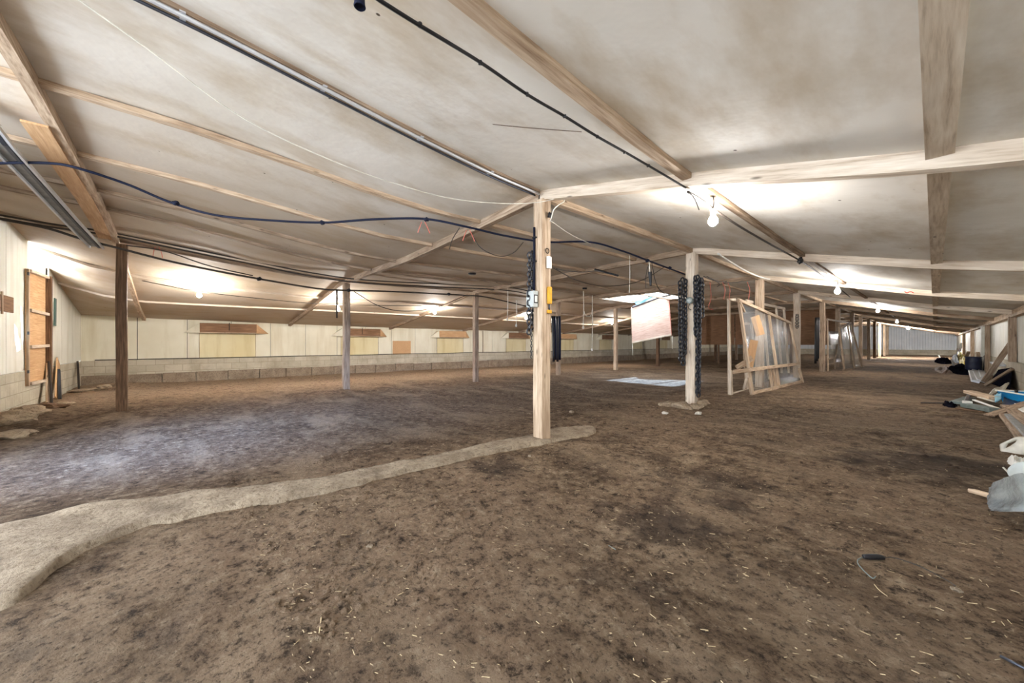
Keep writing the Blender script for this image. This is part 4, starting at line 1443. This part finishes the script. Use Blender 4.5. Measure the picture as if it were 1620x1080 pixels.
# ================================================================ RIGHT WALL: POSTS AND RUBBISH
for i, (y, w, z0, m, lab) in enumerate(((15.9, 0.17, 0.0, 'weathered', 'timber upright on the right wall by the leaning plank'), (22.6, 0.16, 0.0, 'weathered', 'second timber upright along the right wall'),
                                        (31.0, 0.2, 0.0, 'tan', 'third timber upright along the right wall'), (39.6, 0.25, 0, 'tan', 'fourth timber upright along the right wall near the far end'))):
    o = beam('wall_stud', (XR - 0.1, y, 0.68 if i == 0 else -0.05), (XR - 0.1, y, roof_z(1.3, y) - 0.15), 0.13, w, M[m], None, (0, 1, 0))
    tag(o, lab, 'post', 'right wall uprights')
o = beam('wall_stud', (XR - 0.12, 23.9, -0.05), (XR - 0.12, 23.9, roof_z(1.3, 23.9) - 0.15), 0.13, 0.3, M['panel_grey'], None, (0, 1, 0))
tag(o, 'whitewashed wide upright beside the second timber upright of the right wall', 'post', 'right wall uprights')


def floor_pt(px, py, dz=0.0):
    p = at_floor(px, py)
    p.z += dz
    return p


o = beam('leaning_plank', floor_pt(1556.5, 605, 0.03), at_x(1600, 542, XR - 0.04), 0.12, 0.05, M['weathered'], None, (0, 1, 0))
tag(o, 'long plank leaning steeply on the right wall', 'plank')
o = beam('leaning_plank', floor_pt(1559, 611, 0.03), at_x(1602, 583, XR - 0.10), 0.10, 0.05, M['weathered'], None, (0, 0, 1))
tag(o, 'lower plank slanting over the black board by the right wall', 'plank')
bb = [floor_pt(1566, 607, 0.01), floor_pt(1598, 617, 0.01), at_x(1602, 582, XR - 0.06), at_x(1580, 585, XR - 0.06)]
o = sheet('black_board', bb, M['heap'], None, 8, 0.01, 1.0, 0.015)
tag(o, 'black board leaning on the right wall under the slanting plank', 'board')
for i, (a, b, lab) in enumerate((((1543, 606), (1537, 592), 'first grey metal trough on the floor before the leaning planks'), ((1552, 605), (1542, 590), 'second grey metal trough before the leaning planks'), ((1557, 600), (1550, 586), 'third grey metal trough nearest the leaning planks'))):
    o = beam('metal_trough', floor_pt(a[0], a[1], 0.05), floor_pt(b[0], b[1], 0.12), 0.16, 0.06, M['steel'], None, (0.3, 0, 1))
    tag(o, lab, 'trough', 'grey metal troughs')
o = beam('metal_trough', at_x(1576, 573, XR - 0.15), at_x(1584, 578, XR - 0.12), 0.25, 0.05, M['steel'], None)
tag(o, 'grey metal piece lying on the black board', 'trough')
p = floor_pt(1540, 590)
t = thing('barrel', 'dark blue plastic barrel standing at the right wall', 'barrel', p)
lathe('body', [(0.19, 0.0), (0.205, 0.02), (0.215, 0.2), (0.222, 0.22), (0.215, 0.24), (0.215, 0.42), (0.222, 0.44), (0.212, 0.46), (0.2, 0.62), (0.205, 0.64), (0.19, 0.64), (0.185, 0.1)], p, M['barrel'], t)
tube('hoop', [p + Vector((0.216 * math.cos(a), 0.216 * math.sin(a), 0.62)) for a in [i * math.pi / 8 for i in range(17)]], 0.012, M['barrel'], t, 6, 1)
o = beam('broken_board', floor_pt(1542, 586, 0.1) + Vector((0.15, 0.25, 0)), at_x(1547, 557, XR - 0.10), 0.12, 0.03, M['tan'], None)
tag(o, 'pale broken board rising behind the barrel', 'board')
o = beam('brace', at_x(1550, 573, XR - 0.12), at_x(1561, 560, XR - 0.10), 0.05, 0.05, M['brown'], None)
tag(o, 'dark brace slanting on the wall right of the barrel', 'brace')
o = beam('brace', Vector((XR - 0.16, at_x(1560, 562, XR - 0.1).y, 0.0)), at_x(1560, 560, XR - 0.1), 0.07, 0.07, M['dark_wood'], None)
tag(o, 'dark upright stick holding the slanting brace', 'stick')


def heap(name, label, cat, pts, h, mat, seed, r=0.5, n=26):
    cx = sum(p.x for p in pts) / len(pts)
    cy = sum(p.y for p in pts) / len(pts)
    ex = max(abs(p.x - cx) for p in pts)
    ey = max(abs(p.y - cy) for p in pts)
    vs, fs = [], []
    for i in range(n + 1):
        for j in range(n + 1):
            s, t = i / n * 2 - 1, j / n * 2 - 1
            e = max(0, 1 - (s * s + t * t))
            x, y = cx + s * ex, cy + t * ey
            z = floor_z(x, y) - 0.02 + h * (e ** 0.6) * (0.65 + 0.75 * noise.noise((s * 2.2 + seed, t * 2.2, seed)) + 0.35 * noise.noise((s * 6 + seed, t * 6, 2)))
            vs.append((x, y, z))
    for i in range(n):
        for j in range(n):
            a = i * (n + 1) + j
            s, t = (i + 0.5) / n * 2 - 1, (j + 0.5) / n * 2 - 1
            if s * s + t * t < 1.05:
                fs.append((a, a + n + 1, a + n + 2, a + 1))
    return tag(link(name, vs, fs, M[mat]), label, cat)


heap('plastic_heap', 'crumpled black plastic heaped left of the barrel', 'heap', [floor_pt(1498, 587), floor_pt(1535, 591), floor_pt(1530, 580)], 0.28, 'heap', 1.0)
heap('plastic_heap', 'low dark rubbish trailing left of the black heap', 'heap', [floor_pt(1478, 586), floor_pt(1504, 590), floor_pt(1500, 580)], 0.14, 'brown', 4.0)
heap('yellow_bag', 'crumpled yellow bag behind the barrel', 'bag', [floor_pt(1513, 574), floor_pt(1527, 575), floor_pt(1522, 570)], 0.62, 'yellow_bag', 2.0)
heap('rubbish_heap', 'small dark rubbish heap on the floor toward the far end', 'heap', [floor_pt(1478, 573), floor_pt(1505, 574), floor_pt(1495, 568)], 0.3, 'heap', 7.0)
heap('rag_heap', 'blue-black bundle behind the yellow bag', 'heap', [floor_pt(1509, 573), floor_pt(1516, 573), floor_pt(1513, 568)], 0.55, 'navy', 9.0)
for i, (a, b, dz, m, lab) in enumerate((((1485, 568), (1490, 573), 0.3, 'white_plastic', 'white strip lying on the far rubbish heap'), ((1505, 577), (1511, 586), 0.3, 'dark_wood', 'dark stick poking out of the black heap'))):
    o = beam('scrap_strip', floor_pt(a[0], a[1], dz), floor_pt(b[0], b[1], 0.06), 0.07, 0.03, M[m])
    tag(o, lab, 'strip')
o = beam('dark_stick', floor_pt(1513, 572, 0.2), at_x(1522, 543, XR - 0.1), 0.12, 0.08, M['dark_wood'], None)
tag(o, 'dark stick leaning on the wall behind the yellow bag', 'stick')
o = beam('broken_board', floor_pt(1526, 574, 0.2), at_x(1533, 556, XR - 0.1), 0.14, 0.05, M['tan'], None)
tag(o, 'pale board slanting right of the yellow bag', 'board')

# nearer pile
o = beam('iron_rod', floor_pt(1457, 638, 0.012), floor_pt(1496, 640, 0.03), 0.03, 0.02, M['dark_wood'])
tag(o, 'dark flat bar pointing out of the scrap pile onto the floor', 'bar')
heap('rag_heap', 'small black rag at the tip of the scrap pile', 'heap', [floor_pt(1490, 642), floor_pt(1513, 644), floor_pt(1505, 637)], 0.11, 'heap', 3.0, n=16)


def slab(name, a, b, w, h, m, label, cat, dz=0.03, up=(0, 0, 1)):
    p0 = floor_pt(a[0], a[1], a[2] if len(a) > 2 else dz)
    p1 = floor_pt(b[0], b[1], b[2] if len(b) > 2 else dz)
    o = beam(name, p0, p1, w, h, M[m], None, up)
    return tag(o, label, cat)


slab('metal_channel', (1512, 642), (1534, 634), 0.16, 0.04, 'grey_green', 'grey green metal channel at the left of the scrap pile', 'channel', 0.06)
slab('metal_channel', (1528, 645), (1575, 654), 0.15, 0.07, 'grey_green', 'grey green box section in front of the tan plank', 'channel', 0.05)
slab('white_end_cap', (1528.5, 644, 0.075), (1532, 645, 0.075), 0.10, 0.09, 'white_plastic', 'white end piece on the grey green box section', 'scrap')
slab('white_strip', (1541, 641, 0.10), (1590, 656, 0.06), 0.05, 0.02, 'white_plastic', 'long white strip across the scrap pile', 'strip')
slab('white_strip', (1549, 640, 0.14), (1575, 646, 0.12), 0.06, 0.015, 'dirty_white', 'shorter pale strip behind the long white one', 'strip')
slab('brown_slat', (1512, 647), (1556, 653), 0.05, 0.02, 'brown', 'brown slat along the front of the scrap pile', 'slat', 0.015)
slab('brown_slat', (1550, 650, 0.06), (1602, 652, 0.06), 0.08, 0.03, 'brown', 'brown slat under the leaning grey board', 'slat')
slab('tan_plank', (1532, 633, 0.17), (1573, 644, 0.16), 0.14, 0.06, 'tan', 'thick tan plank on top of the scrap pile', 'plank')
slab('steel_strut', (1533, 634, 0.13), (1526, 645, 0.05), 0.05, 0.02, 'steel_dark', 'dark strut slanting under the left end of the tan plank', 'strut')
p = [floor_pt(1573, 640, 0.19), floor_pt(1584, 640, 0.22), floor_pt(1583, 646, 0.18), floor_pt(1574, 648, 0.14)]
tag(sheet('foam_scrap', p, M['light_blue'], None, 6, 0.02, 3.0, 0.02), 'pale blue scrap at the right end of the tan plank', 'scrap')
p = [floor_pt(1562, 638, 0.14), floor_pt(1590, 632, 0.2), floor_pt(1597, 628, 0.3), floor_pt(1570, 632, 0.2)]
tag(sheet('grey_sack', p, M['dirty_white'], None, 10, 0.05, 5.0, 0.004), 'crumpled pale sack behind the tan plank', 'sack')
p = [floor_pt(1581, 652, 0.05), floor_pt(1612, 655, 0.08), floor_pt(1625, 640, 0.16), floor_pt(1590, 638, 0.14)]
tag(sheet('blue_sheet', p, M['barrel'], None, 10, 0.04, 8.0, 0.004), 'dark blue sheet folded under the scrap pile', 'sheet')
p0 = at_floor(1612, 645)
t = thing('blue_tub', 'bright blue tub with a white rim and a black knob at the right edge', 'tub', p0)
tc = p0 + Vector((0.12, 0.1, 0))
mt = Matrix.Translation(tc) @ Matrix.Rotation(0.35, 4, 'Z')
vs, fs = [], []
for (w, l, z) in ((0.16, 0.30, 0.0), (0.22, 0.38, 0.26), (0.205, 0.365, 0.26), (0.15, 0.29, 0.02)):
    vs += [(-w, -l, z), (w, -l, z), (w, l, z), (-w, l, z)]
for k in range(3):
    for j in range(4):
        a, b = k * 4 + j, k * 4 + (j + 1) % 4
        fs.append((a, b, b + 4, a + 4))
fs += [(3, 2, 1, 0), (12, 13, 14, 15)]
link('body', vs, fs, M['blue'], t, mt)
for (a, b) in (((-0.22, -0.38), (0.22, -0.38)), ((0.22, -0.38), (0.22, 0.38)), ((0.22, 0.38), (-0.22, 0.38)), ((-0.22, 0.38), (-0.22, -0.38))):
    beam('rim', mt @ Vector((a[0], a[1], 0.262)), mt @ Vector((b[0], b[1], 0.262)), 0.04, 0.022, M['white_plastic'], t)
lathe('knob', [(0.018, 0), (0.02, 0.03), (0.026, 0.05), (0.0, 0.055)], mt @ Vector((-0.2, -0.1, 0.27)), M['black'], t)
o = beam('leaning_board', floor_pt(1565, 660, 0.03), at_d(1640, 632, 6.1), 0.12, 0.022, M['weathered'], None, (0.2, 0.4, 1))
tag(o, 'weathered board slanting out of the scrap pile over the blue tub', 'board')
for i, (a, b, m, lab) in enumerate((((1592, 652), (1640, 690), 'weathered', 'upper grey plank of the row lying at the right edge'), ((1600, 665), (1640, 705), 'grey_board', 'middle grey plank of the row lying at the right edge'), ((1588, 658), (1632, 712), 'weathered', 'lower grey plank of the row lying at the right edge'))):
    slab('floor_plank', (a[0], a[1], 0.05 + 0.03 * (2 - i)), (b[0], b[1], 0.03 + 0.03 * (2 - i)), 0.13, 0.035, m, lab, 'plank')
tag(sheet('glass_sheet', [floor_pt(1604, 650, 0.14), floor_pt(1622, 658, 0.16), floor_pt(1626, 668, 0.13), floor_pt(1612, 662, 0.12)], M['white_plastic'], None, 4, 0.004, 1, 0.006),
    'white panel between the grey planks at the right edge', 'panel')


# white jug with a handle, on its side
def jug():
    d = 3.95
    pc = at_d(1606, 707, d)
    fl = floor_z(pc.x, pc.y)
    t = thing('jug', 'dirty white plastic jug with a handle hole lying at the right edge', 'jug', (pc.x, pc.y, fl))
    outer = [(1581, 703), (1584, 701), (1606, 691), (1614, 690), (1632, 691), (1640, 700), (1640, 718), (1626, 722), (1590, 724), (1586, 723), (1584, 716), (1582, 712)]
    inner = [(1591, 709), (1595, 701.5), (1607, 697), (1608, 698.5), (1600, 704)]
    nrm = (ORIGIN - pc).normalized()
    bm = bmesh.new()

    cx, cy_, N = 1599.5, 703.5, 48

    def hit(poly, an):
        dx, dy = math.cos(an), math.sin(an)
        best = 1e9
        for i in range(len(poly)):
            (x0, y0), (x1, y1) = poly[i], poly[(i + 1) % len(poly)]
            ex, ey = x1 - x0, y1 - y0
            den = dx * ey - dy * ex
            if abs(den) < 1e-9:
                continue
            tt = ((x0 - cx) * ey - (y0 - cy_) * ex) / den
            uu = ((x0 - cx) * dy - (y0 - cy_) * dx) / den
            if tt > 0 and -1e-6 <= uu <= 1 + 1e-6:
                best = min(best, tt)
        return best

    # sections from the hole outward over the rounded body and back inside
    prof = [(0.0, 0.025), (0.0, -0.025), (0.25, -0.045), (0.7, -0.05), (0.93, -0.035), (1.0, 0.0), (0.93, 0.035), (0.7, 0.05), (0.25, 0.045)]
    rings = []
    for (k, off) in prof:
        R_ = []
        for i in range(N):
            an = 2 * math.pi * i / N
            r0, r1 = hit(inner, an), hit(outer, an)
            r = r0 + (r1 - r0) * k
            R_.append(bm.verts.new(at_plane(cx + r * math.cos(an), cy_ + r * math.sin(an), pc, nrm) + nrm * off))
        rings.append(R_)
    for k in range(len(rings)):
        A, B = rings[k], rings[(k + 1) % len(rings)]
        for i in range(N):
            bm.faces.new((A[i], A[(i + 1) % N], B[(i + 1) % N], B[i]))
    bmesh.ops.recalc_face_normals(bm, faces=list(bm.faces))
    from_bm('body', bm, M['dirty_white'], t, None, True)
    cp = at_plane(1641, 708, pc, nrm)
    lathe('neck', [(0.03, 0), (0.03, 0.05), (0.034, 0.05), (0.034, 0.075), (0.0, 0.077)], cp - Vector((CY, SY, 0)) * 0.01, M['white_plastic'], t, 16, (CY, SY, 0))


jug()
p = at_floor(1611, 736)
heap('white_rag', 'crumpled white rag under the jug', 'rag', [at_floor(1594, 736), at_floor(1632, 738), at_floor(1612, 724)], 0.10, 'white_plastic', 5.5, n=20)
p = at_floor(1617, 765)
t = thing('white_pan', 'pale round plastic pan leaning behind the polythene sheet', 'pan', p)
pa = Vector((-0.5, -0.6, 0.75))
lathe('bowl', [(0.0, -0.02), (0.055, -0.015), (0.092, 0.01), (0.105, 0.03), (0.10, 0.034), (0.085, 0.016), (0.05, -0.008), (0.0, -0.012)], p + Vector((0.035, 0.02, 0.085)), M['grey_box'], t, 28, pa)
o = beam('white_peg', at_d(1587, 739, 3.35), at_d(1598, 750, 3.3), 0.012, 0.012, M['dirty_white'], None)
tag(o, 'short white peg sticking out left of the pan', 'peg')


def poly_sheet():
    cs = [(1563, 775, 0.06), (1566, 764, 0.12), (1612, 748, 0.17), (1660, 752, 0.20)]
    low = [(1564, 811, 0.012), (1588, 812, 0.012), (1625, 812, 0.012), (1670, 812, 0.012)]
    n = 26
    vs, fs = [], []

    def lerp(L, s):
        k = min(len(L) - 2, int(s * (len(L) - 1)))
        f = s * (len(L) - 1) - k
        return tuple(L[k][i] * (1 - f) + L[k + 1][i] * f for i in range(3))
    for side in (0, 1):
        for i in range(n + 1):
            for j in range(n + 1):
                s, t_ = i / n, j / n
                a, b = lerp(cs, s), lerp(low, s)
                # top edge stands up off the floor, bottom edge lies on it
                bot = at_floor(b[0], b[1])
                tp = at_floor(a[0], a[1] + 62 - 10 * s)
                p3 = tp + (bot - tp) * t_
                zt = at_d(a[0], a[1], (tp - ORIGIN).dot(Vector((-SY, CY, 0)))).z
                z = zt * (1 - t_) ** 1.2 + (bot.z + b[2]) * (1 - (1 - t_) ** 1.2)
                w = 0.03 * noise.noise((s * 3, t_ * 3, 1.2)) + 0.02 * abs(noise.noise((s * 8, t_ * 4, 4))) + 0.012 * abs(noise.noise((s * 16, t_ * 12, 7)))
                vs.append(Vector((p3.x + w * 0.6, p3.y - w, max(z + w * 0.4, floor_z(p3.x, p3.y) + 0.004) + side * 0.002)))
    m = (n + 1) ** 2
    for i in range(n):
        for j in range(n):
            a = i * (n + 1) + j
            fs.append((a, a + 1, a + n + 2, a + n + 1))
            fs.append((m + a, m + a + n + 1, m + a + n + 2, m + a + 1))
    o = link('polythene_sheet', vs, fs, M['sheet'], None, None, True)
    tag(o, 'crumpled grey polythene sheet on the floor at the right edge', 'sheet')


poly_sheet()
o = beam('wood_stick', floor_pt(1537, 780, 0.02), floor_pt(1572, 792, 0.03), 0.045, 0.03, M['tan'])
tag(o, 'short tan stick poking from under the polythene sheet', 'stick')

# thin cable with a black plug on the floor
t = thing('floor_cable', 'thin cable with a black connector lying on the earth in the foreground', 'cable', at_floor(1382, 890))
tube('connector', [floor_pt(1365, 884, 0.014), floor_pt(1374, 885, 0.016), floor_pt(1390, 885.5, 0.016), floor_pt(1398, 886, 0.014)], lambda s: 0.010 + 0.004 * math.sin(math.pi * s), M['black'], t, 10, 4)
tube('lead', [floor_pt(x, y, 0.008) for (x, y) in ((1366, 883), (1358, 887), (1357, 893), (1364, 902), (1374, 912), (1381, 917), (1385, 914))], 0.0028, M['grey_green'], t)
tube('lead', [floor_pt(x, y, 0.010) for (x, y) in ((1398, 884), (1415, 885), (1432, 890), (1456, 899), (1480, 911), (1500, 922), (1512, 930))], 0.0028, M['cable'], t)
o = tube('pale_twig', [floor_pt(x, y, 0.006) for (x, y) in ((1383, 926), (1391, 935), (1404, 945))], 0.0018, M['straw'])
tag(o, 'pale twig on the earth below the floor cable', 'twig')
o = tube('steel_rod', [floor_pt(1583, 1041, 0.008), floor_pt(1630, 1066, 0.01)], 0.0055, M['steel_dark'], None, 8, 0)
tag(o, 'dark steel rod lying in the lower right corner', 'rod')
for i, (a, b, lab) in enumerate((((1005, 880), (1008, 853), 'pale straw stalk standing out in the foreground at lower left'), ((965, 865), (972, 872), 'small grey splinter on the earth at the middle'))):
    a = [(505, 1003), (963, 864)][i]
    b = [(509, 976), (974, 872)][i]
    o = tube('straw_stalk', [floor_pt(a[0], a[1], 0.006), floor_pt(b[0], b[1], 0.01)], 0.0022, M['straw'] if i == 0 else M['grey_green'], None, 6, 0)
    tag(o, lab, 'straw')
# red spray mark on the rafter
mk = at_y(1438, 462, yk(3) - 0.046)
o = tube('paint_mark', [at_y(1431, 461, yk(3) - 0.047), at_y(1435, 463, yk(3) - 0.047), at_y(1440, 461, yk(3) - 0.047), at_y(1446, 463.5, yk(3) - 0.047)], 0.008, M['red_mark'], None, 5, 4)
tag(o, 'red paint mark on the distant rafter at the right', 'mark')

# ================================================================ LIGHT
w = bpy.data.worlds.new('sky')
SC.world = w
w.use_nodes = True
bg = w.node_tree.nodes['Background']
bg.inputs['Color'].default_value = (0.82, 0.90, 1.0, 1)
bg.inputs['Strength'].default_value = 6.0


def area(name, loc, target, sx, sy, power, col, spread=180):
    d = bpy.data.lights.new(name, 'AREA')
    d.shape = 'RECTANGLE'
    d.size, d.size_y = sx, sy
    d.energy = power
    d.color = col
    d.spread = math.radians(spread)
    o = bpy.data.objects.new(name, d)
    COL.objects.link(o)
    o.location = loc
    o.rotation_euler = (Vector(target) - Vector(loc)).to_track_quat('-Z', 'Y').to_euler()
    return o


R = math.radians
# added blue fill lamp in the left opening, for bluish daylight on the earth
area('blue_fill_shaft', (-4.7, YG - 0.1, 1.9), (-6.6, 0.7, 0.0), 0.7, 1.0, 75, (0.24, 0.46, 1.0), 70)
# daylight over the top of the gable door, striking the roof lining
area('daylight_door', (-12.6, YG - 0.6, 2.45), (-12.2, -0.6, 3.0), 1.3, 0.5, 45, (0.90, 0.96, 1.0))

sun = bpy.data.lights.new('sun', 'SUN')
sun.energy = 15
sun.angle = R(2)
sun.color = (0.40, 0.64, 1.0)
so = bpy.data.objects.new('sun', sun)
COL.objects.link(so)
target = at_z(1035, 603, -0.1)
src = Vector(((HATCH[0] + HATCH[1]) / 2, (HATCH[2] + HATCH[3]) / 2, 2.95))
so.rotation_euler = (target - src).to_track_quat('-Z', 'Y').to_euler()
so.location = (-20, 20, 30)

vs_ = SC.view_settings
vs_.view_transform = 'Standard'
vs_.look = 'None'
vs_.gamma = 1.0
vs_.exposure = 1.02
vs_.use_curve_mapping = False
